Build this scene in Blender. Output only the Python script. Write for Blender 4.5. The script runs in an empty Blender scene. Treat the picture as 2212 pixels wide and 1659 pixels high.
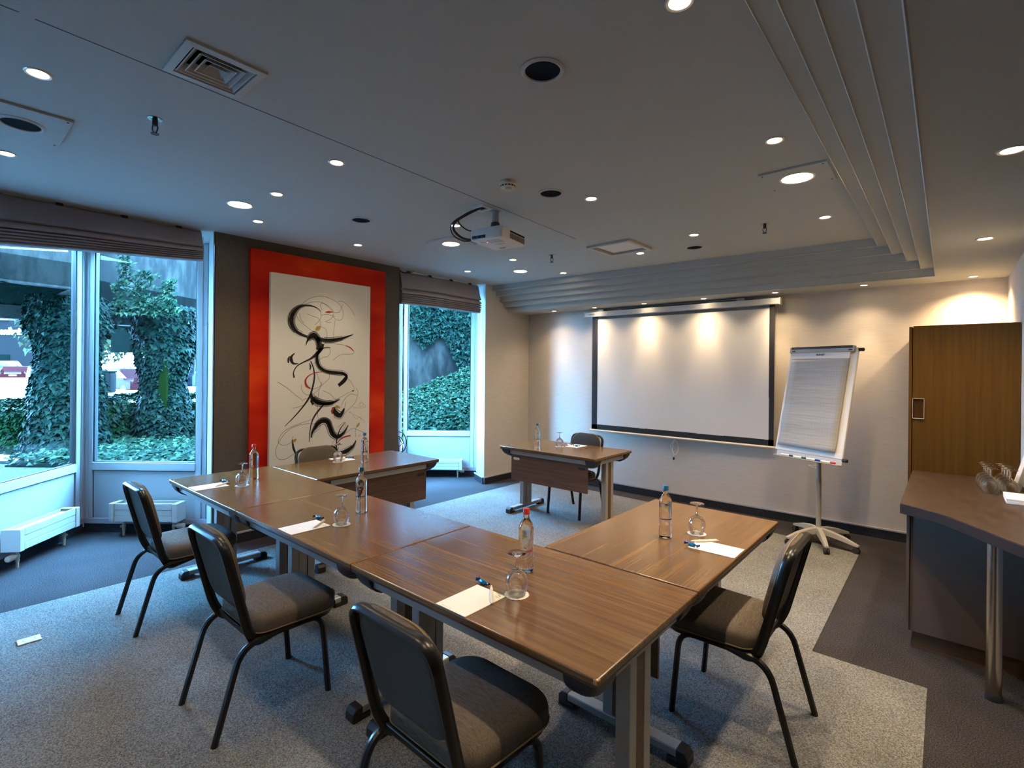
import bpy, bmesh, math, random
import numpy as np
from mathutils import Vector, Matrix
R = math.radians
rng = random.Random(7)
nr = np.random.RandomState(11)
C = bpy.context.scene.collection
sc = bpy.context.scene

# ---------------------------------------------------------------- camera, sky, exposure
cam_d = bpy.data.cameras.new('camera'); cam = bpy.data.objects.new('camera', cam_d); C.objects.link(cam)
YAW, ROLL, EYE = 0.7137, 0.010, 1.5716
fw = Vector((-math.sin(YAW), math.cos(YAW), 0)); rt = Vector((math.cos(YAW), math.sin(YAW), 0)); up = Vector((0, 0, 1))
r2 = rt*math.cos(ROLL) + up*math.sin(ROLL); u2 = up*math.cos(ROLL) - rt*math.sin(ROLL)
cam.matrix_world = Matrix(((r2.x, u2.x, -fw.x, 0), (r2.y, u2.y, -fw.y, 0), (r2.z, u2.z, -fw.z, EYE), (0, 0, 0, 1)))
cam_d.sensor_width = 36; cam_d.lens = 1093.94/2212*36
cam_d.shift_x = (1106-1096.83)/2212; cam_d.shift_y = (798.83-829.5)/2212
cam_d.clip_start = 0.02; cam_d.clip_end = 400
sc.camera = cam

SKY_COL, SKY_STR = (0.20, 0.54, 1.0, 1), 90.0
SPOT_SMALL, SPOT_BIG, SPOT_WASH, SPOT_COVE = 22.0, 22.0, 25.0, 40.0
WARM = (1.0, 0.80, 0.56); WARMW = (1.0, 0.73, 0.43); WARM2 = (1.0, 0.74, 0.44); WARMER = (1.0, 0.66, 0.34)
w = bpy.data.worlds.new('sky'); sc.world = w; w.use_nodes = True
bg = w.node_tree.nodes['Background']; bg.inputs[0].default_value = SKY_COL; bg.inputs[1].default_value = SKY_STR
vs = sc.view_settings
vs.view_transform = 'Standard'; vs.look = 'None'; vs.gamma = 1; vs.use_curve_mapping = False; vs.exposure = 0.75
sc.cycles.use_denoising = True
sc.cycles.max_bounces = 24; sc.cycles.diffuse_bounces = 5; sc.cycles.glossy_bounces = 5
sc.cycles.transmission_bounces = 24; sc.cycles.transparent_max_bounces = 16
sc.cycles.caustics_reflective = False; sc.cycles.caustics_refractive = False
sc.cycles.sample_clamp_indirect = 4.0
sun_d = bpy.data.lights.new('sun', 'SUN'); sun = bpy.data.objects.new('sun', sun_d); C.objects.link(sun)
sun_d.energy = 8; sun_d.angle = R(12); sun_d.color = (1.0, 0.97, 0.9); sun.rotation_euler = (0, R(42), R(-12))

# ---------------------------------------------------------------- materials
def s2l(c): c /= 255; return c/12.92 if c <= .04045 else ((c+.055)/1.055)**2.4
def rgb(r, g, b): return (s2l(r), s2l(g), s2l(b), 1)
def mat(name, col, rough=.5, metal=0., spec=.5, coat=0., trans=0., ior=1.45, emit=None, estr=0.):
    m = bpy.data.materials.new(name); m.use_nodes = True
    b = m.node_tree.nodes['Principled BSDF']
    b.inputs['Base Color'].default_value = col; b.inputs['Roughness'].default_value = rough
    b.inputs['Metallic'].default_value = metal; b.inputs['Specular IOR Level'].default_value = spec
    b.inputs['Coat Weight'].default_value = coat; b.inputs['Transmission Weight'].default_value = trans
    b.inputs['IOR'].default_value = ior
    if emit: b.inputs['Emission Color'].default_value = emit; b.inputs['Emission Strength'].default_value = estr
    return m
def N(m, t, **kw):
    n = m.node_tree.nodes.new(t)
    for k, v in kw.items(): setattr(n, k, v)
    return n
def L(m, a, b): m.node_tree.links.new(a, b)
def coords(m, scale, kind='Object'):
    tc = N(m, 'ShaderNodeTexCoord'); mp = N(m, 'ShaderNodeMapping'); mp.inputs['Scale'].default_value = scale
    L(m, tc.outputs[kind], mp.inputs[0]); return mp.outputs[0]
def noise(m, vec, scale=1., detail=3., rough=.5, dist=0.):
    n = N(m, 'ShaderNodeTexNoise'); n.inputs['Scale'].default_value = scale; n.inputs['Detail'].default_value = detail
    n.inputs['Roughness'].default_value = rough; n.inputs['Distortion'].default_value = dist
    L(m, vec, n.inputs['Vector']); return n.outputs[0]
def ramp(m, fac, stops):
    r = N(m, 'ShaderNodeValToRGB'); e = r.color_ramp.elements
    while len(e) < len(stops): e.new(.5)
    for i, (p, c) in enumerate(stops): e[i].position = p; e[i].color = c
    L(m, fac, r.inputs[0]); return r.outputs[0]
def setc(m, out): L(m, out, m.node_tree.nodes['Principled BSDF'].inputs['Base Color'])
def bump(m, h, strength=.2, dist=.002):
    b = N(m, 'ShaderNodeBump'); b.inputs['Strength'].default_value = strength; b.inputs['Distance'].default_value = dist
    L(m, h, b.inputs['Height']); L(m, b.outputs[0], m.node_tree.nodes['Principled BSDF'].inputs['Normal'])
def wood(name, dark, mid, light, rough=.35, scale=(1.3, 52, 52), coat=.3, spec=.5):
    m = mat(name, mid, rough, coat=coat, spec=spec)
    m.node_tree.nodes['Principled BSDF'].inputs['Coat Roughness'].default_value = .22
    v = coords(m, scale); f = noise(m, v, 1.0, 4, .6, .35)
    v2 = coords(m, (scale[0]*3, scale[1]*7, scale[2]*7)); f2 = noise(m, v2, 1.0, 2, .5)
    mx = N(m, 'ShaderNodeMath', operation='MULTIPLY_ADD'); mx.inputs[1].default_value = .3
    L(m, f2, mx.inputs[0]); sub = N(m, 'ShaderNodeMath', operation='SUBTRACT'); sub.inputs[1].default_value = .15
    L(m, f, sub.inputs[0]); L(m, sub.outputs[0], mx.inputs[2])
    setc(m, ramp(m, mx.outputs[0], [(.3, dark), (.48, mid), (.68, light)])); bump(m, f2, .03, .0005); return m
def fabric(name, c1, c2, scale=400, rough=.95, st=.3):
    m = mat(name, c1, rough, spec=.15); v = coords(m, (1, 1, 1)); f = noise(m, v, scale, 2, .7)
    setc(m, ramp(m, f, [(.3, c1), (.7, c2)])); bump(m, f, st, .001); return m
def carpet(name, a, b, c, scale=165):
    m = mat(name, b, .98, spec=.08); v = coords(m, (1, 1, 1)); f = noise(m, v, scale, 3, .75)
    g = noise(m, v, 2.2, 2, .5)
    mx = N(m, 'ShaderNodeMath', operation='MULTIPLY_ADD'); mx.inputs[1].default_value = .12; L(m, g, mx.inputs[0])
    sb = N(m, 'ShaderNodeMath', operation='SUBTRACT'); sb.inputs[1].default_value = .06; L(m, f, sb.inputs[0]); L(m, sb.outputs[0], mx.inputs[2])
    setc(m, ramp(m, mx.outputs[0], [(.33, a), (.5, b), (.67, c)])); bump(m, f, .5, .004); return m
def leafmat(name, a, b, c, rough=.5):
    m = mat(name, b, rough, spec=.03); g = N(m, 'ShaderNodeNewGeometry')
    setc(m, ramp(m, g.outputs['Random Per Island'], [(0., a), (.55, b), (1., c)])); return m
def g4(v, k=1.0): return (v*k, v*k, v*k, 1)
M = {}
M['ceiling'] = mat('ceiling_paint', (.465, .475, .45, 1), .95, spec=.1)
m = M['wallpaper'] = mat('wallpaper', (.40, .36, .32, 1), .8, spec=.2)
f = noise(m, coords(m, (6, 6, 240)), 1., 3, .6); f2 = noise(m, coords(m, (60, 60, 160)), 1., 2, .5)
setc(m, ramp(m, f, [(.3, (.50, .455, .41, 1)), (.7, (.60, .55, .50, 1))])); bump(m, f2, .25, .002)
m = M['darkwall'] = mat('dark_wallpaper', (.10, .078, .058, 1), .85, spec=.2)
f = noise(m, coords(m, (80, 80, 200)), 1., 2, .6); setc(m, ramp(m, f, [(.3, (.085, .066, .048, 1)), (.7, (.12, .094, .07, 1))])); bump(m, f, .2, .001)
M['carpet_light'] = carpet('light_carpet', (.048, .048, .046, 1), (.15, .15, .144, 1), (.285, .285, .275, 1))
M['carpet_dark'] = carpet('dark_carpet', (.010, .009, .010, 1), (.035, .032, .035, 1), (.082, .075, .08, 1))
M['base'] = carpet('dark_baseboard_carpet', (.012, .012, .014, 1), (.026, .026, .03, 1), (.05, .05, .055, 1))
M['alu'] = mat('white_aluminium', (.46, .49, .52, 1), .35, spec=.5)
M['alu2'] = mat('white_panel', (.40, .43, .46, 1), .28, spec=.5)
M['seal'] = mat('black_seal', (.015, .016, .02, 1), .6)
M['ledge'] = mat('lilac_grey_ledge', (.38, .37, .42, 1), .45)
M['top'] = wood('walnut_top', (.088, .040, .014, 1), (.125, .061, .018, 1), (.178, .092, .029, 1), .25)
M['panel'] = wood('walnut_panel', (.065, .028, .013, 1), (.095, .043, .020, 1), (.135, .066, .032, 1), .4, coat=.05)
M['edge'] = mat('brown_edge', (.05, .02, .01, 1), .35)
M['silver'] = mat('silver_paint', (.42, .42, .42, 1), .42, metal=.55)
M['black'] = mat('black_plastic', (.018, .018, .02, 1), .42)
M['frame'] = mat('black_tube', (.008, .008, .008, 1), .30, spec=.45)
m = M['taupe'] = mat('taupe_fabric', (.17, .14, .11, 1), .95, spec=.15)
f = noise(m, coords(m, (30, 420, 420)), 1., 2, .6); setc(m, ramp(m, f, [(.35, (.078, .064, .052, 1)), (.65, (.145, .12, .098, 1))])); bump(m, f, .35, .001)
m = M['taupe_dark'] = mat('taupe_darkened', (.09, .075, .063, 1), .95, spec=.1)  # darker copy of the taupe, shade of the chair rears put into colour
f = noise(m, coords(m, (300, 300, 300)), 1., 2, .6); setc(m, ramp(m, f, [(.35, (.075, .062, .052, 1)), (.65, (.11, .093, .078, 1))]))
M['chair_grey'] = fabric('chair_dark_grey', (.036, .036, .038, 1), (.056, .056, .059, 1), 300)
M['piping'] = mat('tan_piping', (.20, .14, .075, 1), .8)
M['white'] = mat('white_plastic', (.72, .71, .68, 1), .45)
M['radiator'] = mat('radiator_white', (.50, .49, .46, 1), .4)
M['cream'] = mat('cream_plastic', (.60, .55, .42, 1), .5)
M['paper'] = mat('paper', (.80, .78, .76, 1), .9, spec=.1)
M['chrome'] = mat('brushed_steel', (.42, .40, .37, 1), .24, metal=1.)
M['darkgrey'] = mat('dark_grey_laminate', (.098, .074, .060, 1), .6, spec=.2)
M['glass_pane'] = bpy.data.materials.new('window_glass')
def thin_glass(name, tint, ior=1.45, rough=0.):
    m = bpy.data.materials.new(name); m.use_nodes = True; nt = m.node_tree
    for n in list(nt.nodes): nt.nodes.remove(n)
    o = nt.nodes.new('ShaderNodeOutputMaterial'); t = nt.nodes.new('ShaderNodeBsdfTransparent'); t.inputs[0].default_value = tint
    g = nt.nodes.new('ShaderNodeBsdfGlossy'); g.inputs['Roughness'].default_value = rough
    fr = nt.nodes.new('ShaderNodeFresnel'); ge = nt.nodes.new('ShaderNodeNewGeometry'); io = nt.nodes.new('ShaderNodeMix'); io.inputs[2].default_value = ior; io.inputs[3].default_value = 1/ior
    nt.links.new(ge.outputs['Backfacing'], io.inputs[0]); nt.links.new(io.outputs[0], fr.inputs[0]); mx = nt.nodes.new('ShaderNodeMixShader')
    nt.links.new(fr.outputs[0], mx.inputs[0]); nt.links.new(t.outputs[0], mx.inputs[1]); nt.links.new(g.outputs[0], mx.inputs[2]); nt.links.new(mx.outputs[0], o.inputs[0])
    return m
M['glass_pane'] = thin_glass('window_glass', (.88, .95, .96, 1), 1.2)
m = M['wineglass'] = mat('wine_glass', (.985, .99, .99, 1), .0, trans=1., ior=1.5)
M['bowlglass'] = bpy.data.materials.new('thin_wine_glass'); m = M['bowlglass']; m.use_nodes = True; nt = m.node_tree; pb = nt.nodes['Principled BSDF']
pb.inputs['Base Color'].default_value = (.985, .99, .99, 1); pb.inputs['Roughness'].default_value = 0; pb.inputs['Transmission Weight'].default_value = 1; pb.inputs['IOR'].default_value = 1.5
tr = nt.nodes.new('ShaderNodeBsdfTransparent'); lw_ = nt.nodes.new('ShaderNodeLayerWeight'); lw_.inputs[0].default_value = .75; mxs = nt.nodes.new('ShaderNodeMixShader')
L(m, lw_.outputs['Facing'], mxs.inputs[0]); L(m, tr.outputs[0], mxs.inputs[1]); L(m, pb.outputs[0], mxs.inputs[2]); L(m, mxs.outputs[0], nt.nodes['Material Output'].inputs[0])
M['acrylic'] = thin_glass('acrylic', (.90, .90, .90, 1), 1.45)
M['bottle'] = mat('bottle_glass', (.95, .98, .985, 1), .0, trans=1., ior=1.36)
M['red'] = mat('red_canvas', (.50, .030, .010, 1), .75, spec=.08)
m = M['red']; f = noise(m, coords(m, (.6, .9, 2.2)), 1., 3, .55); setc(m, ramp(m, f, [(.34, (.40, .010, .003, 1)), (.5, (.55, .020, .005, 1)), (.66, (.70, .055, .007, 1))]))
M['canvas'] = mat('white_canvas', (.76, .74, .70, 1), .85, spec=.15)
M['ink'] = mat('black_ink', (.012, .011, .011, 1), .5)
M['redink'] = mat('red_ink', (.42, .02, .012, 1), .5)
M['goldink'] = mat('ochre_ink', (.42, .28, .04, 1), .5)
M['blind'] = fabric('grey_blind_cloth', (.27, .25, .275, 1), (.34, .315, .345, 1), 300)
M['lamp'] = mat('lamp_lens', (1, .9, .75, 1), .4, emit=(1., .80, .52, 1), estr=34.)
M['lampring'] = mat('lamp_ring', (.55, .53, .50, 1), .35, metal=.4)
M['speaker'] = mat('speaker_mesh', (.004, .004, .005, 1), .9, spec=.1)
M['vent'] = mat('vent_enamel', (.50, .49, .47, 1), .45)
M['dark'] = mat('dark_void', (.004, .004, .005, 1), .9)
M['concrete'] = mat('pale_concrete', (.5, .5, .48, 1), .9, spec=.08)
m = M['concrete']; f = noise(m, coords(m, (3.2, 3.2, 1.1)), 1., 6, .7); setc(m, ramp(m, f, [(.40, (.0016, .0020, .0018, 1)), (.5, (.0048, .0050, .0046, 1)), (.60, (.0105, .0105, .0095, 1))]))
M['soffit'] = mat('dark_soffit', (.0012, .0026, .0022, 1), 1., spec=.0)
M['paving'] = mat('pale_paving', (.46, .46, .45, 1), .9)
M['gravel'] = carpet('grey_gravel', (.006, .0065, .007, 1), (.016, .017, .018, 1), (.05, .052, .053, 1), 45)
M['ivy'] = leafmat('ivy_leaves', (.0004, .0028, .0020, 1), (.0010, .0058, .0042, 1), (.0045, .013, .0085, 1))
M['ivy_pale'] = leafmat('pale_ivy_leaves', (.0012, .0060, .0034, 1), (.004, .0145, .008, 1), (.020, .036, .020, 1))
M['hedge'] = leafmat('hedge_leaves', (.0003, .0036, .0009, 1), (.0008, .0075, .0018, 1), (.003, .014, .0035, 1))
M['treeleaf'] = leafmat('pale_tree_leaves', (.006, .009, .004, 1), (.012, .018, .008, 1), (.03, .036, .02, 1), .7)
M['bark'] = mat('dark_bark', (.03, .028, .024, 1), .9)
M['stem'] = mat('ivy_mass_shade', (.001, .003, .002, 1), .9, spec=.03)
M['oak'] = wood('golden_oak', (.055, .0225, .0010, 1), (.066, .0275, .0014, 1), (.080, .034, .002, 1), .5, scale=(48, 48, 1.0), coat=.0, spec=.2)
M['counter'] = mat('brown_laminate', (.10, .065, .048, 1), .38)
m = M['counter']; f = noise(m, coords(m, (22, 7, 7)), 1., 5, .65); setc(m, ramp(m, f, [(.3, (.026, .015, .010, 1)), (.5, (.038, .022, .0155, 1)), (.7, (.057, .034, .025, 1))]))
M['counter_edge'] = mat('dark_counter_edge', (.030, .018, .015, 1), .7, spec=.15)
M['screen'] = mat('screen_cloth', (.66, .64, .61, 1), .9, spec=.1)
M['border'] = mat('screen_border', (.014, .014, .016, 1), .8)
M['greyplastic'] = mat('grey_plastic', (.32, .31, .29, 1), .5)
M['rubber'] = mat('rubber', (.02, .02, .022, 1), .6)
M['redcap'] = mat('red_cap', (.45, .03, .015, 1), .4); M['bluecap'] = mat('blue_cap', (.012, .11, .22, 1), .4); M['tealcap'] = mat('teal_cap', (.01, .10, .13, 1), .4)
M['candy'] = mat('blue_foil', (.01, .20, .48, 1), .22, metal=.5); M['candy2'] = mat('navy_foil', (.01, .025, .20, 1), .25, metal=.4)
M['green'] = mat('green_print', (.04, .22, .07, 1), .7); M['navy'] = mat('navy_print', (.02, .03, .11, 1), .6); M['redprint'] = mat('red_print', (.45, .03, .02, 1), .6)
M['goldprint'] = mat('yellow_print', (.42, .38, .14, 1), .6)
M['led'] = mat('red_led', (.5, .02, .05, 1), .4, emit=(1, .1, .25, 1), estr=3.)
m = M['flip'] = mat('flip_paper', (.46, .455, .45, 1), .9, spec=.1)
tc = N(m, 'ShaderNodeTexCoord'); bk = N(m, 'ShaderNodeTexBrick'); bk.offset = 0; bk.inputs['Scale'].default_value = 1.
bk.inputs['Brick Width'].default_value = .025; bk.inputs['Row Height'].default_value = .025; bk.inputs['Mortar Size'].default_value = .0012
bk.inputs['Color1'].default_value = bk.inputs['Color2'].default_value = (.36, .357, .352, 1); bk.inputs['Mortar'].default_value = (.30, .30, .31, 1)
L(m, tc.outputs['Object'], bk.inputs['Vector']); setc(m, bk.outputs[0]); bump(m, noise(m, coords(m, (3, 26, 3)), 1., 2, .5), .5, .01)

# ---------------------------------------------------------------- mesh helpers
class MB:
    def __init__(s): s.v = []; s.f = []
    def add(s, v, f):
        o = len(s.v); s.v += [tuple(p) for p in v]; s.f += [tuple(i+o for i in q) for q in f]; return s
    def box(s, x0, x1, y0, y1, z0, z1, mtx=None):
        v = [(x, y, z) for x in (x0, x1) for y in (y0, y1) for z in (z0, z1)]
        if mtx is not None: v = [mtx @ Vector(p) for p in v]
        return s.add(v, [(0, 1, 3, 2), (4, 6, 7, 5), (0, 4, 5, 1), (2, 3, 7, 6), (0, 2, 6, 4), (1, 5, 7, 3)])
    def rings(s, rs, cap0=True, cap1=True, closed=True):
        n = len(rs[0]); v = [p for r in rs for p in r]; f = []
        for k in range(len(rs)-1):
            for i in range(n if closed else n-1):
                j = (i+1) % n; f.append((k*n+i, k*n+j, (k+1)*n+j, (k+1)*n+i))
        if cap0: f.append(tuple(range(n))[::-1])
        if cap1: f.append(tuple(range((len(rs)-1)*n, len(rs)*n)))
        return s.add(v, f)
    def lathe(s, prof, n=24, o=(0, 0, 0), mtx=None, caps=True):
        rs = []
        for r, z in prof:
            ring = [Vector((o[0]+r*math.cos(2*math.pi*i/n), o[1]+r*math.sin(2*math.pi*i/n), o[2]+z)) for i in range(n)]
            if mtx is not None: ring = [mtx @ p for p in ring]
            rs.append(ring)
        return s.rings(rs, caps, caps)
    def prism(s, poly, z0, z1): return s.rings([[(x, y, z0) for x, y in poly], [(x, y, z1) for x, y in poly]])
    def tube(s, path, ra, rb=None, n=8, ref=None, closed=False):
        rb = rb or ra; P = [Vector(p) for p in path]; rs = []; prev = None
        for i, p in enumerate(P):
            if closed: t = P[(i+1) % len(P)]-P[i-1]
            else: t = P[min(i+1, len(P)-1)]-P[max(i-1, 0)]
            t.normalize()
            if ref is not None: b = Vector(ref)
            else: b = prev if prev is not None else (Vector((0, 0, 1)) if abs(t.z) < .9 else Vector((1, 0, 0)))
            a = t.cross(b); a.normalize(); b = a.cross(t); b.normalize(); prev = b
            rs.append([p+a*(ra*math.cos(2*math.pi*k/n))+b*(rb*math.sin(2*math.pi*k/n)) for k in range(n)])
        if closed: rs.append(rs[0]); return s.rings(rs, False, False)
        return s.rings(rs)
    def sphere(s, c, r, n=12, sc_=(1, 1, 1)):
        pr = [(max(.0005, r*math.sin(math.pi*k/8)), -r*math.cos(math.pi*k/8)) for k in range(9)]
        m_ = Matrix.Translation(c) @ Matrix.Diagonal((*sc_, 1)); return s.lathe(pr, n, mtx=m_)
    def mesh(s, name, smooth=35):
        me = bpy.data.meshes.new(name); me.from_pydata(s.v, [], s.f); me.validate()
        bm = bmesh.new(); bm.from_mesh(me); bmesh.ops.recalc_face_normals(bm, faces=bm.faces); bm.to_mesh(me); bm.free()
        if smooth:
            me.polygons.foreach_set('use_smooth', [True]*len(me.polygons)); me.set_sharp_from_angle(angle=R(smooth))
        return me
    def obj(s, name, material, parent=None, bevel=0, smooth=35, seg=2):
        me = s.mesh(name, smooth); me.materials.append(material); o = bpy.data.objects.new(name, me); C.objects.link(o)
        if parent is not None: o.parent = parent
        if bevel:
            b = o.modifiers.new('bevel', 'BEVEL'); b.width = bevel; b.segments = seg; b.limit_method = 'ANGLE'; b.angle_limit = R(40)
        return o
def tag(o, label, cat, group=None, kind=None):
    o['label'] = label; o['category'] = cat
    if group: o['group'] = group
    if kind: o['kind'] = kind
    return o
def thing(name, label, cat, loc=(0, 0, 0), rz=0., group=None):
    o = bpy.data.objects.new(name, None); C.objects.link(o); o.location = loc; o.rotation_euler = (0, 0, rz); o.empty_display_size = .05
    return tag(o, label, cat, group)
def struct(o): o['kind'] = 'structure'; return o
def copy_tree(o, parent=None):
    c = o.copy(); C.objects.link(c)
    if parent is not None: c.parent = parent; c.matrix_parent_inverse = o.matrix_parent_inverse
    for ch in KIDS(o): copy_tree(ch, c)
    return c
_all = {}
def KIDS(o): return [x for x in o.children]
def rrect(x0, x1, y0, y1, r, n=5):
    if not hasattr(r, '__len__'): r = (r,)*4
    pts = []
    for (cx, cy, a, q) in ((x1-r[0], y1-r[0], 0, r[0]), (x0+r[1], y1-r[1], 90, r[1]), (x0+r[2], y0+r[2], 180, r[2]), (x1-r[3], y0+r[3], 270, r[3])):
        for k in range(n+1): t = R(a+90*k/n); pts.append((cx+q*math.cos(t), cy+q*math.sin(t)))
    return pts
def fillet(pts, r, n=5):
    P = [Vector(p) for p in pts]; out = [P[0]]
    for i in range(1, len(P)-1):
        a, b, c = P[i-1], P[i], P[i+1]; rr = min(r, (a-b).length*.49, (c-b).length*.49)
        p, q = b+(a-b).normalized()*rr, b+(c-b).normalized()*rr
        for k in range(n+1): t = k/n; out.append(p*(1-t)**2+b*2*t*(1-t)+q*t*t)
    out.append(P[-1]); return out
def smooth_path(pts, n=6):
    P = [Vector(p) for p in pts]; out = []
    for i in range(len(P)-1):
        p0, p1, p2, p3 = P[max(i-1, 0)], P[i], P[i+1], P[min(i+2, len(P)-1)]
        for k in range(n):
            t = k/n; out.append(.5*((2*p1)+(p2-p0)*t+(2*p0-5*p1+4*p2-p3)*t*t+(3*p1-p0-3*p2+p3)*t**3))
    out.append(P[-1]); return out
def text_mesh(s, size, extr=.0006, align='CENTER', bend=None, bold=0.):
    cu = bpy.data.curves.new('text', 'FONT'); cu.body = s; cu.size = size; cu.extrude = extr; cu.align_x = align; cu.align_y = 'CENTER'; cu.resolution_u = 2; cu.offset = bold
    o = bpy.data.objects.new('text', cu); C.objects.link(o); dg = bpy.context.evaluated_depsgraph_get()
    me = bpy.data.meshes.new_from_object(o.evaluated_get(dg)); bpy.data.objects.remove(o); bpy.data.curves.remove(cu)
    if bend:
        for v in me.vertices:
            x, y, z = v.co; a = x/bend; v.co = ((bend+z)*math.sin(a), -(bend+z)*math.cos(a), y)
    return me
def text_obj(name, s, size, material, parent, mtx, **kw):
    me = text_mesh(s, size, **kw); me.materials.clear(); me.materials.append(material); o = bpy.data.objects.new(name, me); C.objects.link(o); o.parent = parent; o.matrix_local = mtx; return o

# ---------------------------------------------------------------- room shell
XL, YB, XR, ZM, ZL = -4.78, 6.0, .39, 2.74, 2.40
AP = Vector((-6.155, 1.0, 0)); E1 = Vector((.756, -.654, 0)); N1 = Vector((.654, .756, 0)); E2 = Vector((.756, .654, 0)); N2 = Vector((.654, -.756, 0))
def P2(a, e, t, n=None, d=0): p = a+e*t+(n*d if n else Vector((0, 0, 0))); return (p.x, p.y)
AP3 = Vector((-5.47, 5.12, 0))-E2*.86; AP0 = AP-Vector((0, 3.48, 0)); APm = AP-Vector((0, 6.96, 0)); YF = -6.9
# floor: dark carpet over the whole room, the pale carpet field laid into it
out = [(3, YF), (3, 2.95), (XR, 2.95), (XR, YB), (XL, YB), (XL, 5.05), P2(AP3, E2, 1.25), P2(AP3, E2, 0), P2(AP3, E1, 1.2), (XL, 3.593), (XL, 1.648), P2(AP, E2, 1.2), P2(AP, E2, 0), P2(AP, E1, 1.2), (XL, .11), (XL, -1.83),
       P2(AP0, E2, 1.2), P2(AP0, E2, 0), P2(AP0, E1, 1.2), (XL, -3.37), (XL, -5.31), P2(APm, E2, 1.2), P2(APm, E2, 0), P2(APm, E1, 1.2), (XL, YF)]
struct(MB().prism(out, -.12, 0).obj('floor', M['carpet_dark'], smooth=0))
pale = [(-4.53, YF+.2), (-.06, YF+.2), (-.06, 3.29), (-.56, 3.29), (-.56, 5.33), (-2.55, 5.70), (-4.47, 5.78)]
struct(MB().prism(pale, -.02, .004).obj('floor_carpet', M['carpet_light'], smooth=0))
# ceiling: raised field, five steps down to the low margin
xs = [-.455, -.36, -.262, -.17, -.077]; yl = [5.17, 5.25, 5.33, 5.41, 5.50]; yr = [5.37, 5.44, 5.50, 5.54, 5.59]
F_ = lambda a, e, n, t: P2(a, e, t, n, -.065)
ceil = MB(); ceil.prism([(xs[0]+.02, YF), (xs[0]+.02, 5.5), (-5.2, 5.5), F_(AP3, E2, N2, 1.3), P2(AP3, E2, -.09), F_(AP3, E1, N1, 1.25), (-5.25, 3.6), (-5.25, 1.8), F_(AP, E2, N2, 1.25), P2(AP, E2, -.09), F_(AP, E1, N1, 1.3), (-5.26, -.2), (-5.26, YF)], ZM, ZM+.2)
ceil.obj('ceiling', M['ceiling'], smooth=0)['kind'] = 'structure'
cl = bpy.data.objects['ceiling']
def cut(o, box):                                             # real recess for a ceiling fitting
    k = MB().box(*box).obj('cutter', M['ceiling'], smooth=0); md = o.modifiers.new('cut', 'BOOLEAN'); md.object = k; md.operation = 'DIFFERENCE'; md.solver = 'EXACT'
    me = bpy.data.meshes.new_from_object(o.evaluated_get(bpy.context.evaluated_depsgraph_get())); o.modifiers.remove(md); o.data = me; bpy.data.objects.remove(k)
cut(cl, (-2.183-.113, -2.183+.113, .746-.113, .746+.113, ZM-.1, ZM+.10)); cut(cl, (-2.34-.185, -2.34+.185, 4.29-.185, 4.29+.185, ZM-.1, ZM+.10))
for k in range(5):
    z = ZM-.068*(k+1)
    x0 = xs[k]; x1 = xs[k+1]+.01 if k < 4 else 3.0; a0 = yl[k]; b0 = yr[k]
    a1 = yl[k+1]+.01 if k < 4 else YB+.1; b1 = yr[k+1]+.01 if k < 4 else YB+.1
    poly = [(x0, YF), (x1, YF), (x1, b1), (XL-.1, a1), (XL-.1, a0), (x0, b0)]
    MB().prism(poly, z, ZM+.1).obj('ceiling_step', M['ceiling'], cl, smooth=0)
    e_ = .007; bd = MB()                                    # plaster edge bead along the lower arris of the step
    bd.rings([[(x0-.001, yy, z-.004), (x0-e_*.7, yy, z+.001), (x0-.001, yy, z+e_), (x0+e_*.7, yy, z+.001)] for yy in (YF, b0)])
    bd.rings([[(xx, yy-.001, z-.004), (xx, yy-e_*.7, z+.001), (xx, yy-.001, z+e_), (xx, yy+e_*.7, z+.001)] for xx, yy in ((XL-.1, a0), (x0, b0))])
    bd.obj('edge_bead', M['ceiling'], cl, smooth=0)
MB().box(-.0018, .0018, 0, 3.55, -.0012, .001, Matrix.Translation((-2.335, .24, ZM)) @ Matrix.Rotation(R(2.6), 4, 'Z')).obj('ceiling_seam', M['seal'], cl, smooth=0)
MB().box(-.0018, .0018, 0, 2.6, -.001, .001, Matrix.Translation((-2.33, -2.4, ZM)) @ Matrix.Rotation(0, 4, 'Z')).obj('ceiling_seam', M['seal'], cl, smooth=0)
# walls
struct(MB().box(XL-.2, XR+.2, YB, YB+.15, 0, ZM).obj('wall_back', M['wallpaper'], smooth=0))
struct(MB().box(XR, XR+.12, 2.95, YB, 0, ZL+.02).obj('wall_right', M['wallpaper'], smooth=0))
struct(MB().box(XR+.12, 3.12, 2.95, 3.07, 0, ZL+.02).obj('wall_right_return', M['wallpaper'], smooth=0))
struct(MB().box(3.0, 3.12, YF, 2.95, 0, ZL+.02).obj('wall_far_right', M['wallpaper'], smooth=0))
struct(MB().box(-7.0, 3.12, YF-.12, YF, 0, ZM).obj('wall_front', M['wallpaper'], smooth=0))
struct(MB().prism([(XL, 1.648), (XL, 3.593), (-5.05, 3.70), (-5.25, 3.62), (-5.25, 1.80)], 0, ZM).obj('wall_left_dark', M['darkwall'], smooth=0))
struct(MB().prism([(XL, 5.05), (XL, YB), (-5.25, YB), (-5.17, 5.42), (-5.10, 5.24)], 0, ZM).obj('wall_left', M['wallpaper'], smooth=0))
struct(MB().prism([(XL, -1.83), (XL, .11), (-5.25, .05), (-5.25, -1.7)], 0, ZM).obj('wall_left_near', M['darkwall'], smooth=0))
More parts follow.
